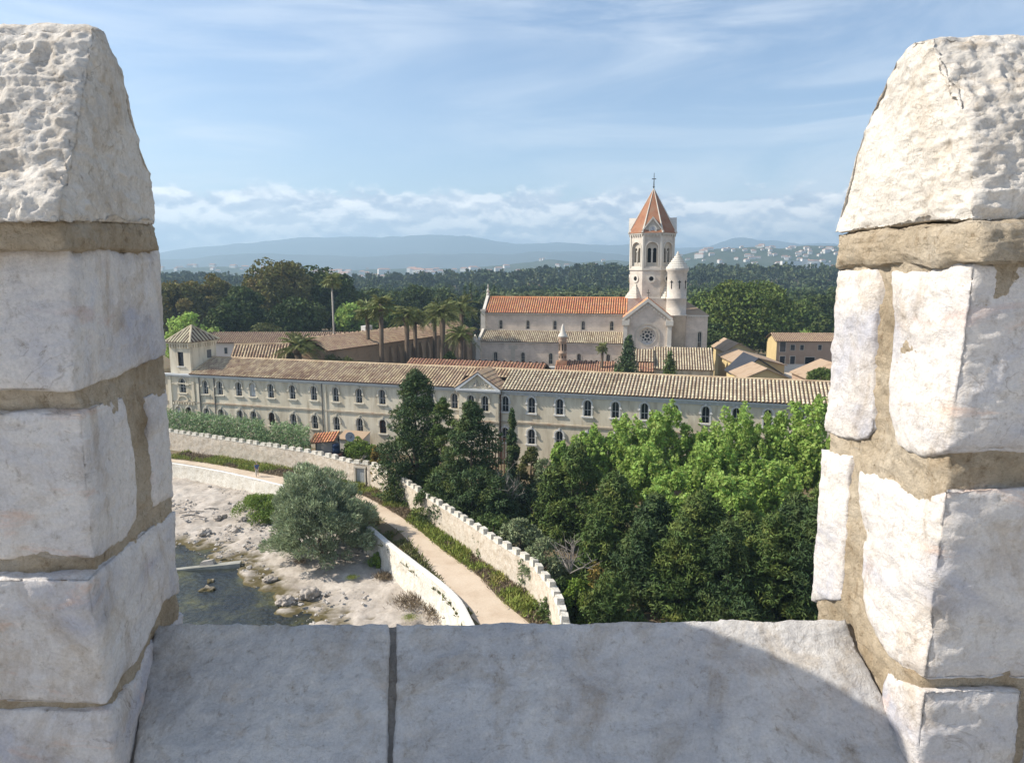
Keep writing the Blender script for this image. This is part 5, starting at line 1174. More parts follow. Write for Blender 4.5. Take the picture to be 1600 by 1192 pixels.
front = [(868,725,62,2.6,'leaf_cypress'),(905,692,61,2.9,'leaf_cypress'),(965,738,57,3.0,'leaf_cypress'),(1030,772,54,3.1,'leaf_cypress_dark'),(1105,768,53,3.2,'leaf_cypress'),(1180,802,51,3.1,'leaf_cypress'),(1255,770,53,3.3,'leaf_cypress_dark'),(1320,730,52,3.2,'leaf_cypress'),
         (775,745,63,2.5,'leaf_cypress_dark'),(940,800,52,2.6,'leaf_cypress'),(1010,815,49,2.7,'leaf_cypress_dark'),(1075,810,48,2.8,'leaf_cypress'),(1150,815,47,2.8,'leaf_cypress_dark'),(1225,800,47,2.8,'leaf_cypress'),(1290,790,46,2.8,'leaf_cypress_dark'),(880,905,47,1.7,'leaf_cypress'),(960,895,45,2.1,'leaf_cypress')]
for i, (px, py, y, r, lf) in enumerate(front):
    cyp(f'feathery cypress, {ORD[i if i < 8 else i-8]} from the left in the {"back" if i < 8 else "front"} row behind the crenellated wall', px, py, y, r, lf, int(12500*(r/3)**2), .50 if y > 50 else .44, 40+i, 190, G, kind='cedar' if i % 3 else 'conifer')
PG = 'bright green plane trees by the facade'
for i, (px, py, y, r) in enumerate(((880,690,74,1.6),(925,662,75,2.3),(985,642,74,2.7),(1042,626,73,2.8),(1098,652,72,2.6),(1150,628,71,3.0),(1200,640,70,2.8),(1250,622,69,2.9),(1297,612,67,3.0),(1120,690,66,2.8),(1210,700,64,2.8),(1010,690,68,2.6))):
    tree('plane_tree', (f'bright spring green plane tree, {ORD[i]} from the left along the long facade' if i < 9 else f'lower bright plane tree, {ORD[i-9]} of the nearer ones in front of the taller row'), 'shoots', at(px, y), y, 0, top(px, py, y), r, 'leaf_plane', 6500, .36, 70+i, group=PG, asp=.8, nc=130, z0=.22, bark='bark_pale', drop=-.35, out=.5, rnd=.7, bend=.12)
def bush(name, label, px, py_top, y, z, r, leaf, n, size, seed, asp=.35, h=None, **k):
    zt = top(px, py_top, y) if h is None else z+h
    return tree(name, label, 'dome', at(px, y), y, z, zt-z, r, leaf, n, size, seed, 'bush', asp=asp, nc=55, z0=.02, part='foliage', limbs=4, **k)
bush('round_bush', 'rounded green bush behind the wall beside the red tiled shed', 556, 681, 87, 0, 2.5, 'leaf_lime', 4500, .34, 90, .4)
bush('creeper_bush', 'ochre yellow bush hanging over the corner of the crenellated wall', 588, 690, 78.5, .4, 1.2, 'leaf_ochre', 2200, .28, 91, .5)
bush('olive_bush', 'yellowish bush right of the narrow cypress before the facade', 830, 690, 76, 0, 2.0, 'leaf_olive', 2600, .34, 92, .5)
bush('olive_bush', 'small olive green bush left of the bright green trees', 852, 708, 72, 0, 1.7, 'leaf_shrub', 2200, .32, 93, .5)
bush('pale_shrub', 'pale green shrub spilling towards the wall top between dark cypresses', 812, 795, 56, 0, 2.2, 'leaf_shrub', 3600, .30, 94, .5)
bush('pale_shrub', 'grey green shrub with thin dead twigs above the wall', 790, 722, 66, 0, 2.4, 'leaf_shrub', 3400, .32, 95, .45)
bush('broad_leaf_bush', 'mid green bush at the end of the crenellated wall by the coping', 905, 900, 46.5, 0, 1.6, 'leaf_lime', 3000, .26, 96, .6)
bush('yellow_bush', 'small yellowing bush among dark cypresses near bare branches', 935, 870, 47, 0, 1.1, 'leaf_ochre', 900, .26, 97, .5)
bush('dark_bush', 'dark bush under the broad conifer, just behind the crenellated wall', 735, 745, 64, 0, 2.6, 'leaf_cypress_dark', 4200, .36, 111, .3)
bush('dark_bush', 'dark bush behind the wall between the pale shrub and the broad conifer', 770, 790, 58.5, 0, 2.0, 'leaf_cypress', 3000, .32, 112, .3)
bush('dark_bush', 'dark bush filling the hollow behind the pale green shrub', 838, 745, 66, 0, 2.6, 'leaf_cypress_dark', 4000, .36, 113, .3)
bush('dark_bush', 'leafy dark bush hanging behind the wall next to the bare branches', 850, 825, 51.5, 0, 1.9, 'leaf_shrub', 2600, .28, 114, .45)
bush('dark_bush', 'dark bush leaning over the wall below the tall conifer, nearest the path', 690, 765, 66, 0, 2.0, 'leaf_cypress_dark', 2600, .34, 115, .3)
bush('dark_bush', 'dark bush pouring over the crenellated wall right of the ochre creeper', 625, 722, 72.6, .5, 1.9, 'leaf_cypress', 3000, .34, 116, .3)
bush('dark_bush', 'dark bush pouring over the wall below the tall conifer trunk', 668, 752, 67, .5, 1.7, 'leaf_cypress', 2600, .34, 117, .3)
bush('young_plane_bush', 'low bright green bush in the gap between the plane trees and dark cypresses', 1055, 715, 61.5, 0, 3.0, 'leaf_plane', 4500, .36, 118, .8)
bush('young_plane_bush', 'low bright green bush behind the fifth dark cypress, right of its neighbour', 1150, 715, 60, 0, 3.0, 'leaf_plane', 4500, .36, 119, .8)
def dead(label, px, py, y, z0, n, h, seed):
    rs_ = random.Random(seed); t = thing('dead_branches', (at(px, y), y, 0), label, 'dead bush'); m = MB()
    for k in range(n):
        a = rs_.uniform(0, 6.28); e = rs_.uniform(.5, 1.4); L = h*rs_.uniform(.6, 1.1); p = [Vector((0, 0, z0))]; d = Vector((math.cos(a)*math.cos(e), math.sin(a)*math.cos(e), math.sin(e)))
        for j in range(5): d = (d+Vector((rs_.uniform(-.3,.3), rs_.uniform(-.3,.3), rs_.uniform(-.2,.2)))).normalized(); p.append(p[-1]+d*L/5)
        m.tube(p, [.05,.045,.035,.03,.02,.01], 5)
        for j in (2, 3, 4): q = p[j]; d2 = Vector((rs_.uniform(-1,1), rs_.uniform(-1,1), rs_.uniform(0,.8))).normalized(); m.tube([q, q+d2*L*.18, q+d2*L*.32+Vector((0,0,.08))], [.025,.018,.008], 4)
    m.build('branches', M['dead_wood'], t)
z_ = top(790, 760, 63); dead('bare grey twigs sticking out of the shrubs right of the broad conifer', 795, 745, 63, z_-1.5, 12, 3.4, 3)
z_ = top(900, 900, 47); dead('bare grey dead branches in front of the dark cypresses near the wall end', 895, 860, 47.5, max(0, z_), 12, 3.2, 5)
# reeds behind the left part of the wall
def reeds():
    rs = np.random.RandomState(8); out = []
    for (x0, x1, hh) in ((258, 415, 5.0), (400, 425, 3.9), (425, 484, 5.0)):
        n = int((x1-x0)*34); px = rs.uniform(x0, x1, n); wl = np.array([tuple(p[:2]) for p in resample(wall_base[:6], .3)])
        for q in px:
            yb = np.interp(q, [258, 400, 480, 555], [95.6, 88.6, 84.6, 79.6]); p = at_z(q, 690, 2.0); s = (yb+rs.uniform(.5, 3.6))/p.y
            out.append((p.x*s, p.y*s, rs.uniform(0, 1)*hh))
    P = np.array(out); n = len(P); D = rs.randn(n, 3)*np.array([.75,.75,.3])+np.array([0,0,.55]); V, Q = kites(P, D, rs.uniform(.5, 1.0, n), .16, rs, .35); return link('reeds', np_mesh('reeds', V, Q), None, M['leaf_reed'])
props(reeds(), kind='stuff')
# the big grey green bush on the rocks, lime bush and low plants
b0 = at_z(497, 885, -1.9)
def big_bush():
    rs = np.random.RandomState(5); t = thing('big_bush', (b0.x, b0.y+2.2, -1.7), 'large grey green feathery bush growing on the pale shore rocks', 'bush'); cl = []
    H, R = 8.2, 5.15
    for k in range(260):
        a = rs.uniform(0, 6.28); e = math.asin(rs.uniform(.02, 1)); m = rs.uniform(.55, .98); q = rs.uniform(.45, .85)
        x, y_, z = math.cos(a)*math.cos(e)*R*m, math.sin(a)*math.cos(e)*R*m, .35+H*math.sin(e)**.85*m*(1-.12*math.cos(a)); cl.append((x, y_, z, q, q, q*.85))
    C, d, i = shell(cl, 42000, rs, .2, .4); rad = unit(C-np.array([0,0,1.0])); D = rad*.9+d*.35+rs.randn(len(C), 3)*.35+np.array([0,0,.25])
    V, Q = kites(C, D, .52*rs.uniform(.5, 1.3, len(C)), .17, rs, .2); link('foliage', np_mesh('foliage', V, Q), t, M['leaf_silver'])
    m = MB(); rr = random.Random(3)
    for k in range(16):
        a = rr.uniform(0, 6.28); d = rr.uniform(.5, 3.2); m.tube([(math.cos(a)*.4, math.sin(a)*.4, -.2), (math.cos(a)*d*.6, math.sin(a)*d*.6, 1.6), (math.cos(a)*d, math.sin(a)*d, 3.2)], [.09, .06, .03], 5)
    m.build('stems', M['bark'], t)
big_bush()
p = at_z(395, 812, -1.9); bush('lime_bush', 'low bright lime green bush at the left foot of the big bush', 392, 0, p.y+1, -1.9, 2.9, 'leaf_lime', 7000, .34, 98, .2, h=2.5, drop=.5)
p = at_z(592, 882, -1.8); tree('green_plant', 'small fresh green plant where the white low wall begins', 'dome', p.x, p.y, -1.8, 1.2, .9, 'leaf_lime', 1300, .26, 99, 'plant', asp=.4, nc=30, z0=.02, part='foliage', limbs=2)

# ------------------------------------------------------------------ palms and garden trees behind the long range
palm('feather_palm', 'squat palm with wide arching fronds just above the tile roof', at(468, 113), 113, 0, top(468, 545, 113), 4.6, 44, tr=.55, seed=1)
palm('tall_fan_palm', 'very tall thin lone palm with small crown before dark trees', at(525, 142), 142, 0, top(525, 437, 142), 2.6, 40, tr=.18, seed=2, bark='bark_pale', fan=True)
palm('fan_palm', 'left one of two tall palms beside the brown wing, paler trunk', at(577, 124), 124, 0, top(578, 484, 124), 3.0, 44, tr=.34, seed=3, fan=True)
palm('fan_palm', 'right one of two tall palms beside the brown wing, thicker dark trunk', at(597, 121), 121, 0, top(597, 478, 121), 3.2, 46, tr=.40, seed=4, fan=True)
for i, (px, py, y, L, tr, lab) in enumerate(((637,496,128,3.9,.45,'date palm nearest the two fan palms, dark trunk against the wing'),(651,498,131,3.4,.36,'slim date palm close behind another, before the brown wing'),(681,496,138,3.6,.40,'date palm half hidden behind a fuller one near the end of the wing'),(692,489,126,4.3,.52,'full crowned date palm in the middle of the palm group'),(722,480,150,4.8,.45,'large crowned date palm nearest the church facade, behind the others'),(720,524,122,3.6,.42,'shorter date palm with golden crown beside the round church turret'))):
    palm('date_palm', lab, at(px, y), y, 0, top(px, py, y), L, 46, tr=tr, seed=10+i, group='date palms by the cloister')
palm('small_fan_palm', 'small fan palm with shaggy head in front of the aisle wall', at(940, 136), 136, 0, top(940, 543, 136), 1.7, 34, tr=.28, seed=20, fan=True)
tree('pointed_cypress', 'dark pointed cypress in front of the transept', 'column', at(981, 130), 130, 0, top(981, 529, 130), 3.7, 'leaf_cypress_dark', 5000, .6, 101, asp=.35, nc=80, z0=.05)
tree('rounded_cypress', 'smaller rounded cypress before the pale striped roof', 'column', at(1045, 128), 128, 0, top(1045, 548, 128), 2.3, 'leaf_cypress', 3500, .5, 102, asp=.35, nc=60, z0=.05)
bush('garden_bush', 'yellow green mound of a tree between the hipped roof and the palms', 533, 540, 114, 4, 4.4, 'leaf_olive', 5000, .42, 103, .5)
bush('garden_bush', 'small bush at the foot of the palms left of the church', 700, 545, 126, 4, 2.6, 'leaf_round', 2200, .5, 104, .5)
bush('garden_bush', 'green bush by the edge of the small brown shed at right', 1283, 575, 118, 6, 2.4, 'leaf_round', 1800, .45, 105, .5)

# ------------------------------------------------------------------ woods behind
def big(name, label, px, py, y, r, leaf, seed, n=5200, kind='round', size=1.05, zb=0, nc=70, group=None, asp=.7, z0=.18, **k):
    return tree(name, label, kind, at(px, y), y, zb, top(px, py, y)-zb, r, leaf, n, size, seed, group=group, nc=nc, asp=asp, z0=z0, drop=-.15, out=.7, rnd=.6, nr=.35, inner=.06, **k)
big('eucalyptus', 'tallest spreading tree on the left, its domed top above the hills', 440, 405, 205, 10.5, 'leaf_euca', 201, 8000, nc=95, bark='bark_pale')
big('eucalyptus', 'bronze green tree just above the pavilion roof', 335, 424, 200, 6.8, 'leaf_euca', 202)
big('eucalyptus', 'rusty green tree at the far left beside the shaded merlon', 285, 440, 190, 7.2, 'leaf_euca', 203)
big('eucalyptus', 'dark tree filling the gap left of the thin tall palm', 495, 416, 215, 9.5, 'leaf_wood', 204, 6500)
big('eucalyptus', 'dark lower tree between the bronze tree and the tallest one', 385, 447, 185, 6.0, 'leaf_wood', 205)
big('eucalyptus', 'dark green tree right behind the thin tall palm', 532, 428, 212, 7.5, 'leaf_wood', 206)
big('holm_oak', 'dense dark tree behind the long white walled barn', 470, 462, 180, 7.5, 'leaf_wood', 207)
big('holm_oak', 'dark tree above the left end of the long barn roof', 365, 465, 172, 5.5, 'leaf_wood', 208)
big('lime_tree', 'fresh green tree peeking over the left of the pavilion roof', 297, 486, 150, 4.6, 'leaf_plane', 209, 3500, size=.7)
big('lime_tree', 'fresh green tree right of the pavilion roof above the barn', 345, 503, 168, 4.0, 'leaf_plane', 210, 2600, size=.7)
big('lime_tree', 'pale green rounded shrub tree above the barn roof ridge', 420, 503, 168, 4.2, 'leaf_olive', 211, 2600, size=.7)
W2 = [(560,468,200,6,'leaf_plane','fresh green tree behind the two fan palms'),(600,450,235,8,'leaf_wood','dark tree behind the fan palms'),(575,458,250,7,'leaf_wood','dark tree to the right of the thin tall palm'),(655,442,240,5.2,'leaf_wood','dense oval dark tree above the date palms'),(630,452,270,8,'leaf_wood','broad dark tree behind the date palm crowns'),(690,452,265,8,'leaf_wood','wide dark tree left of the row of spire cypresses'),(712,470,215,5,'leaf_round','lighter tree just left of the church front'),(610,478,190,5,'leaf_round','lighter rounded tree behind the brown wing'),(745,462,250,6,'leaf_wood','dark tree just behind the church front cross')]
for i, (px, py, y, r, lf, lab) in enumerate(W2): big('wood_tree', lab, px, py, y, r, lf, 220+i, 3600, size=1.0)
for i, (px, py, y) in enumerate(((728,444,250),(737,441,246),(746,443,252),(757,445,255),(765,444,250),(773,447,258))):
    tree('spire_cypress', f'thin dark spire cypress, {ORD[i]} from the left in the row left of the nave roof', 'column', at(px, y), y, 0, top(px, py, y), 1.3, 'leaf_cypress_dark', 900, 1.0, 240+i, group='spire cypresses in a row', asp=.4, nc=30, z0=.05, limbs=1)
for i, px in enumerate(range(768, 990, 17)):
    y = 228+(i*37) % 17; tree('umbrella_pine', f'flat topped umbrella pine, {ORD[i]} from the left above the orange nave roof', 'umbrella', at(px, y), y, 0, top(px, 448+(i*7) % 4, y), 3.6, 'leaf_shrub', 1700, .9, 250+i, group='umbrella pines behind the nave', asp=.6, nc=32, limbs=3)
big('round_tree', 'largest rounded bright crowned tree right of the church', 1165, 440, 188, 12.0, 'leaf_round', 270, 14000, size=.85, nc=75, z0=.10)
big('round_tree', 'rounded tree tucked behind the block at the right end of the church', 1098, 458, 205, 6.5, 'leaf_round', 271, 3600)
big('round_tree', 'smaller rounded tree left of the farmhouse gable', 1205, 490, 182, 5.5, 'leaf_round', 272, 3000, size=.9)
for i, (px, py, y, r, lf, lab) in enumerate(((1262,462,235,8,'leaf_wood','dark tree right of the largest round tree'),(1300,452,250,8,'leaf_wood','dark tree at the edge of the bright merlon, behind the farmhouse'),(1240,470,225,6,'leaf_round','lighter tree touching the right flank of the largest round tree'),(1290,490,205,5,'leaf_wood','low dark tree above the farmhouse roof'),(1125,520,165,4.2,'leaf_wood','low dark tree in the gap between the striped roof and the sheds'),(1110,505,172,5,'leaf_wood','shaded tree close by the right end of the church'))): big('wood_tree', lab, px, py, y, r, lf, 280+i, 3200, size=.95)
# far woods, one mass
def woods(name, spots, mt, seed, nq=70, size=2.0, rr=(3.5, 6.5), hh=(10, 15)):
    rs = np.random.RandomState(seed); base = []
    for v in range(5):
        cl = clumps('round', 1.0, .5, rs, .25, 14); C, d, i = shell(cl, nq, rs, .05, .5); V, Q = kites(C, d*.4+rs.randn(nq, 3)*.7, .24*rs.uniform(.7, 1.4, nq), .8, rs, .2); base.append(V)
    Vs = []
    for k, (x, y, z) in enumerate(spots):
        h = rs.uniform(*hh); r = rs.uniform(*rr)*2; a = rs.uniform(0, 6.28); V = base[rs.randint(5)]; c, s = math.cos(a), math.sin(a)
        Vs.append(np.stack([(V[:,0]*c-V[:,1]*s)*r+x, (V[:,0]*s+V[:,1]*c)*r+y, V[:,2]*h+z], 1))
    V = np.concatenate(Vs); o = link(name, np_mesh(name, V, np.arange(len(V)).reshape(-1, 4)), None, M[mt]); props(o, kind='stuff')
rs = np.random.RandomState(77); sp = []
while len(sp) < 1500:
    t = rs.uniform(-1, .15)**1; x = rs.uniform(-430, 430); z, y = rise(x, t)
    if abs(x/y) < .60: sp.append((x, y, z-1.5))
woods('far_woods', sp, 'leaf_far', 1, 60, rr=(2.8, 8.0), hh=(8, 16.5))
sp = []
while len(sp) < 900:
    y = rs.uniform(245, 520); x = rs.uniform(-.58, .58)*y; sp.append((x, y, 0 if y < 420 else (y-420)*.02))
woods('island_woods', [q for q in sp if not (q[1] < 270 and -40 < q[0] < 60)], 'leaf_wood', 2, 80)
p = at_y(1288, 513, 196); P = np.stack([p.x+rs.uniform(-14, 30, 2500), 200+rs.uniform(-8, 16, 2500), np.full(2500, 5.5)], 1); props(blades('meadow', P, 1.6, rs, 'leaf_plane', .35, .9), kind='stuff')
# ------------------------------------------------------------------ small things
# tiled shelter, blue barrel, dish, lean-to, trellis
y = 86.3; p = at_y(505, 706, y)
t = thing('tiled_shelter', (p.x, p.y, 0), 'small open shelter with bright red corrugated tile roof behind the wall', 'shed', math.radians(-8))
zt = at_y(505, 685, y).z
tile_roof(t, (-1.5, 1.1, zt+.35), (1.9, 1.1, zt+.75), Vector((0, -2.0, -.85)), 'tile_orange', .36, r=.12, seg=.5)
for x, yy in ((-1.35, -.7), (1.7, -.7), (-1.35, 1.0), (1.7, 1.0)):
    o = MB().box(-.06, .06, -.06, .06, 0, zt-.35+(.5 if yy > 0 else 0)).build('post', M['wood_brown'], t); o.location = (x, yy, 0)
MB().box(-1.4, 1.8, 1.0, 1.08, 0, zt).build('rear_wall', M['white_wall'], t)
p = at_y(525, 700, 85.5); t = thing('blue_barrel', (p.x, p.y, 0), 'dark blue barrel in the shade of the red tiled shelter', 'barrel'); zt = at_y(525, 692, 85.5).z
MB().box(-.8, .8, -.7, .7, 0, max(.3, zt-1.3)).build('stand', M['wood_brown'], t); MB().lathe([(.42,0),(.47,.05),(.45,.4),(.48,.45),(.45,.5),(.45,.85),(.48,.9),(.44,1.2),(.36,1.25)], 16, (0,0,max(.3, zt-1.3))).build('drum', M['barrel_blue'], t, True)
p = at_y(545, 695, 90); t = thing('lean_to', (p.x, p.y, 0), 'low white rendered lean-to under the windows behind the shelter', 'shed', FAC.a); zt = at_y(545, 681, 90).z
MB().prism([(0, 0), (2.2, 0), (2.2, zt+.1), (0, zt-.5)], 'x', -1.6, 1.9).build('wall', M['white_wall'], t); MB().hexa([(-1.7,-.15,zt-.52),(2,-.15,zt-.52),(2,2.2,zt+.12),(-1.7,2.2,zt+.12),(-1.7,-.15,zt-.42),(2,-.15,zt-.42),(2,2.2,zt+.22),(-1.7,2.2,zt+.22)]).build('roof', M['tile_old'], t)
p = at_y(543, 685, 86.5); z0 = at_y(543, 684, 86.5)
t = thing('satellite_dish', (at(543, 86), 86, 0), 'grey satellite dish on a pole before the facade, above the round bush', 'satellite dish'); zc = at_y(543, 683, 86).z
MB().tube([(0, .1, 0), (0, .1, zc)], .04).build('pole', M['metal_dark'], t)
d = MB().lathe([(.02,0),(.25,.03),(.5,.12),(.62,.2),(.6,.21),(.48,.14),(.02,.03)], 18).build('reflector', M['dish_grey'], t, True); d.location = (0, 0, zc); d.rotation_euler = (math.radians(68), 0, math.radians(35))
a = MB().tube([(0,0,.05),(.0,-.25,.35),(0,-.05,.6)], .02).box(-.05,.05,-.1,0,.55,.65).build('receiver_arm', M['metal_dark'], d)
y = 81.0; t = thing('trellis', (at(778, y), y, 0), 'reddish brown wooden trellis screen left of the narrow cypress', 'trellis', FAC.a); zt = at_y(778, 684, y).z
for k in range(9): o = MB().box(-.05, .05, -.03, .03, 0, zt).build('slat', M['wood_brown'], t); o.location = (-1.4+k*.36, 0, 0)
for z in (.25, zt*.5, zt-.05): o = MB().box(-1.6, 1.7, -.06, -.03, -.06, .06).build('rail', M['wood_brown'], t); o.location = (0, 0, z)

# man walking on the path
def person():
    p = at_z(402, 744.5, 0.0); t = thing('person', (p.x, p.y, 0.0), 'person in blue top and pale trousers walking on the sandy path', 'person', math.radians(200))
    def skin(name, verts, edges, radii, mt, sub=2):
        me = bpy.data.meshes.new(name); me.from_pydata(verts, edges, []); o = link(name, me, t, None)
        s = o.modifiers.new('s', 'SKIN'); u = o.modifiers.new('u', 'SUBSURF'); u.levels = u.render_levels = sub
        for i, r in enumerate(radii): me.skin_vertices[0].data[i].radius = r if isinstance(r, tuple) else (r, r)
        me.skin_vertices[0].data[0].use_root = True
        dg = bpy.context.evaluated_depsgraph_get(); nm = bpy.data.meshes.new_from_object(o.evaluated_get(dg)); o.modifiers.clear(); o.data = nm; nm.materials.clear(); nm.materials.append(M[mt]); nm.polygons.foreach_set('use_smooth', [True]*len(nm.polygons)); return o
    # body: pelvis, spine, neck, head, arms with hands, legs with feet; faces +y, mid-stride
    V = [(0,0,.93),(0,.01,1.12),(0,.02,1.32),(0,.02,1.44),(0,.03,1.53),(0,.05,1.63),(0,.045,1.70),
         (.17,.02,1.40),(.22,-.08,1.14),(.23,.03,.92),(.23,.07,.84), (-.17,.02,1.40),(-.23,.10,1.15),(-.22,.26,.98),(-.22,.31,.93),
         (.09,.01,.88),(.11,.16,.50),(.10,.20,.10),(.10,.30,.05), (-.09,0,.88),(-.10,-.05,.50),(-.10,-.30,.16),(-.10,-.22,.06)]
    E = [(0,1),(1,2),(2,3),(3,4),(4,5),(5,6),(2,7),(7,8),(8,9),(9,10),(2,11),(11,12),(12,13),(13,14),(0,15),(15,16),(16,17),(17,18),(0,19),(19,20),(20,21),(21,22)]
    R = [(.15,.11),(.145,.10),(.16,.11),(.07,.07),(.055,.06),(.085,.10),(.07,.085),.065,.048,.038,.035,.065,.048,.038,.035,.085,.06,.045,.04,.085,.06,.045,.04]
    skin('body', V, E, R, 'skin')
    skin('shirt', [(0,0,.90),(0,.01,1.12),(0,.02,1.32),(0,.02,1.43),(.18,.02,1.39),(.215,-.05,1.20),(-.18,.02,1.39),(-.22,.08,1.20)], [(0,1),(1,2),(2,3),(2,4),(4,5),(2,6),(6,7)], [(.175,.13),(.165,.125),(.18,.13),(.085,.085),.085,.07,.085,.07], 'cloth_blue')
    skin('trousers', [(0,0,.93),(.09,.01,.86),(.11,.16,.50),(.10,.19,.14),(-.09,0,.86),(-.10,-.05,.50),(-.10,-.28,.20)], [(0,1),(1,2),(2,3),(0,4),(4,5),(5,6)], [(.165,.125),.105,.08,.07,.105,.08,.07], 'cloth_beige')
    skin('hair', [(0,.02,1.64),(0,.02,1.72),(0,.05,1.765)], [(0,1),(1,2)], [(.088,.085),(.088,.10),(.05,.06)], 'hair_grey')
person()
# slab and rocks in the water
p = at_z(330, 887, SEA); t = thing('concrete_slab', (p.x, p.y, SEA), 'long grey concrete slab lying from the rocks into the water', 'slab', math.radians(8))
MB().hexa([(-4.0,-.35,-.3),(2.6,-.4,-.2),(2.6,.35,-.2),(-4.0,.1,-.3),(-4.0,-.3,.06),(2.6,-.35,.42),(2.6,.3,.46),(-4.0,.1,.06)]).build('slab', M['slab_grey'], t)
MB().hexa([(-1.1,.0,.1),(.3,-.1,.2),(.4,.5,.2),(-.8,.5,.1),(-.9,.1,.55),(.1,.05,.75),(.2,.4,.7),(-.7,.4,.6)]).build('broken_lump', M['rock_pale'], t)
def rock(label, px, py, z, s, seed, mt='shore_rock', group=None, flat=.55):
    s *= .75; P, Q = lattice(12, 12, 12); V = (P-.5)*2; V = V/np.maximum(1.0, np.linalg.norm(V, axis=1, keepdims=True)); V *= np.array([1, .75, flat])*s
    V += unit(V)*(s*.65*fbm(V/s*1.3+seed*7, 4)+s*.30*billow(V/s*1.5+seed*3, 3))[:, None]; p = at_z(px, py, z)
    o = link('rock', np_mesh('rock', V, Q, False), None, M[mt]); o.location = (p.x, p.y, z+s*flat*.05); o.rotation_euler = (0, 0, seed); props(o, label, 'rock', group)
for i, a in enumerate((('rounded pale boulder lying lowest at the edge of the water', 447, 940, -2.3, .95),('small rock standing in the water right of the slab', 330, 908, -2.6, .5),('flat yellowish rock in the water below the small one', 324, 922, -2.65, .7),('dark edged boulder on the flat rocks left of the lime bush', 345, 808, -1.9, .8),('pale boulder below the foot of the white sea wall', 303, 790, -1.9, .55),('cracked rock between the lime bush and the water', 362, 828, -1.95, .75),('whitish block on the rocks near the shaded merlon', 318, 832, -2.0, .7),('small boulder right below the left end of the lime bush', 380, 812, -1.9, .6),('pale low rock in the middle of the shore shelf', 483, 927, -2.1, 1.0),('broken rock at the lower left of the big bush', 420, 905, -2.3, .7))):
    rock(*a, i+1, flat=.45)
# loose stones on the shelf
def loose():
    rs = np.random.RandomState(12); P, Q = lattice(2, 2, 2); B = (P-.5)*2; B = B/np.maximum(1.1, np.linalg.norm(B, axis=1, keepdims=True)); Vs, Qs = [], []; n = 0
    while n < 900:
        x, y = rs.uniform(-46, 0), rs.uniform(42, 86); d = polydist(np.array([x]), np.array([y]), shore_line)[0]; e = polydist(np.array([x]), np.array([y]), eL)[0]
        if d < -.3 or e > -.6 or d > 14 or vnoise(np.array([[x*.3, y*.3, 2.]]))[0] < -.1: continue
        s = .06+.20*rs.rand()**4; V = B*np.array([1, .8, .55])*s*rs.uniform(.6, 1.4, 3)+rs.randn(len(B), 3)*s*.16; a = rs.uniform(0, 6.28); c, q = math.cos(a), math.sin(a)
        z = SEA+.03+min(.5, max(0, d))*.75+min(14, max(0, d-.3))*.07; Vs.append(np.stack([V[:,0]*c-V[:,1]*q+x, V[:,0]*q+V[:,1]*c+y, V[:,2]+z], 1)); Qs.append(Q+n*len(B)); n += 1
    props(link('loose_stones', np_mesh('loose_stones', np.concatenate(Vs), np.concatenate(Qs)), None, M['rock_pale']), kind='stuff')
loose()
# driftwood on the shelf
for i, (px, py, L, a) in enumerate(((300,800,2.6,.2),(312,808,2.0,-.3),(296,806,1.8,.5),(330,795,1.5,.1))):
    p = at_z(px, py, -1.75); rr = random.Random(i); o = MB().tube([(-L/2,0,0),(-L*.1,.1,.06),(L/2,-.05,.02)], [.07,.08,.04], 6).build('driftwood', M['dead_wood'], None, True); o.location = p; o.rotation_euler = (0,0,a); props(o, 'bleached driftwood stick on the rocks, '+('longest of the four','second longest, nearest the water','third one, closest to the shaded merlon','short one at the right end')[i], 'driftwood', 'driftwood sticks on the rocks')
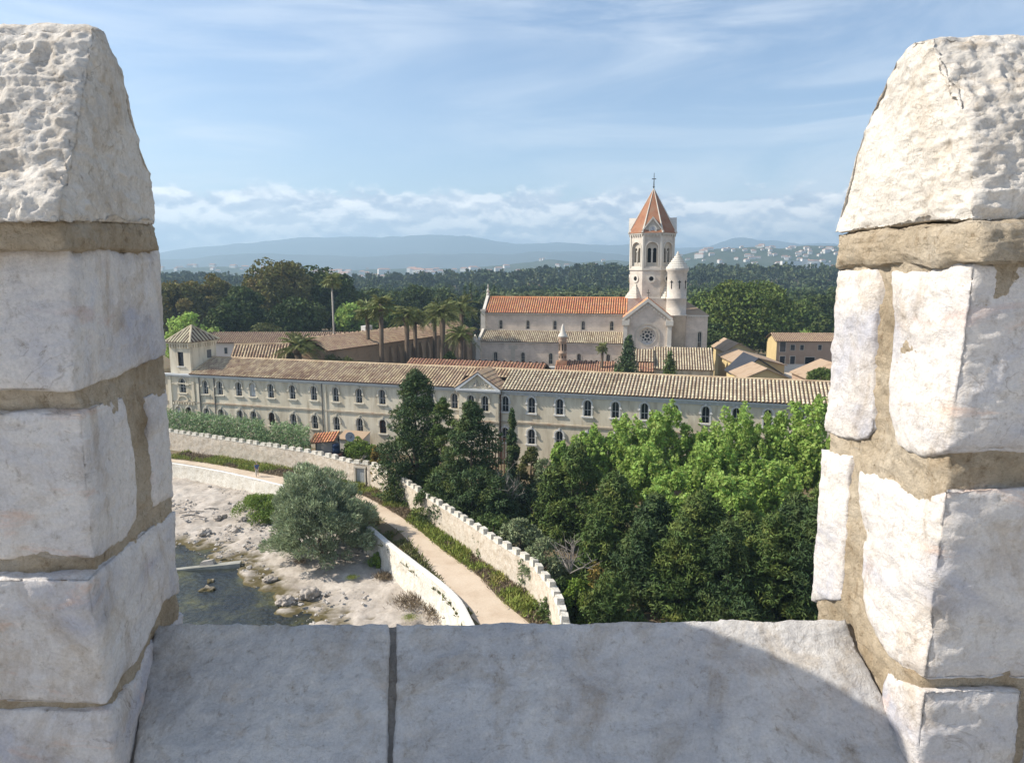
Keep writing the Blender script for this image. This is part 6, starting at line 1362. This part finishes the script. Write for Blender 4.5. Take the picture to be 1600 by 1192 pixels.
# ------------------------------------------------------------------ houses of the town on the hills
def house_mesh(w, d, h, hip, seed):
    mb = MB().box(-w/2, w/2, -d/2, d/2, -4, h); me = None
    n0 = len(mb.f); mb.add([(-w/2-.4,-d/2-.4,h),(w/2+.4,-d/2-.4,h),(w/2+.4,d/2+.4,h),(-w/2-.4,d/2+.4,h),(-w/2*hip,0,h+d*.22),(w/2*hip,0,h+d*.22)], [(0,1,5,4),(1,2,5),(2,3,4,5),(3,0,4),(0,3,2,1)])
    me = mb.mesh('house', fix=True); me.materials.append(M['house_white']); me.materials.append(M['house_roof'])
    for i, p in enumerate(me.polygons): p.material_index = 1 if i >= n0 else 0
    return me
HM = [house_mesh(13, 9, 6, .5, 1), house_mesh(18, 10, 7, .7, 2), house_mesh(10, 9, 8, .4, 3), house_mesh(26, 11, 10, .8, 4)]
def houses(hf, n, xr, tr, label, group, seed, sc=(.4, .95), pw=1.0):
    r = random.Random(seed)
    for k in range(n):
        tt = tr[0]+(tr[1]-tr[0])*r.random()**pw; x = r.uniform(*xr); z, y = hf(x, tt); o = link('house', HM[r.choice((0,0,1,1,2,3))], None)
        o.location = (x, y, z-.5-tt*0); o.rotation_euler = (0, 0, r.uniform(-.6, .6)); s = r.uniform(*sc); o.scale = (s, s, s); q = int(3*(tt-tr[0])/(tr[1]-tr[0]+1e-6)); row = ('low at the foot of','half way up','high near the top of')[q]; props(o, label.replace('@', row), 'house', group+', '+('lower','middle','upper')[q]+' row')
houses(hill_r, 115, (440, 920), (-.85, -.08), 'small white house @ the wooded hill right of the bell tower', 'houses on the right hill', 5)
houses(hill_l, 40, (-1180, -450), (-.8, -.05), 'small white house @ the distant hill above the left trees', 'houses on the left hill', 6, (.65, 1.2))
houses(hill_l, 75, (-580, 80), (-.95, -.45), 'white town building @ the town strip beyond the woods', 'town buildings by the sea', 7, (.9, 1.6))
houses(hill_l, 25, (80, 450), (-.9, -.1), 'pale house @ the low hill left of the bell tower', 'houses on the middle hill', 8, (.65, 1.2))
def hotel(label, px0, px1, py0, py1, y, tower=None):
    a, b = at_y(px0, py1, y), at_y(px1, py0, y); w = b.x-a.x; h = b.z-a.z; t = thing('hotel', (a.x, y, a.z), label, 'hotel')
    MB().box(0, w, 0, 14, -12, h).build('wall', M['house_white'], t)
    nf = max(2, int(h/3.2))
    for k in range(nf): MB().box(.8, w-.8, -.12, .02, (k+.35)*h/nf, (k+.8)*h/nf).build('window_band', M['cornice_grey'], t)
    if tower: MB().box(w*tower[0], w*tower[1], -.5, 10, -10, h+tower[2]).build('stair_tower', M['house_white'], t)
hotel('long white hotel block with a taller stair tower on the hillside', 1222, 1262, 408, 418, 1650, (.78, 1.0, 5)); hotel('lower white hotel block just left of the bright merlon', 1267, 1298, 411, 420, 1640)
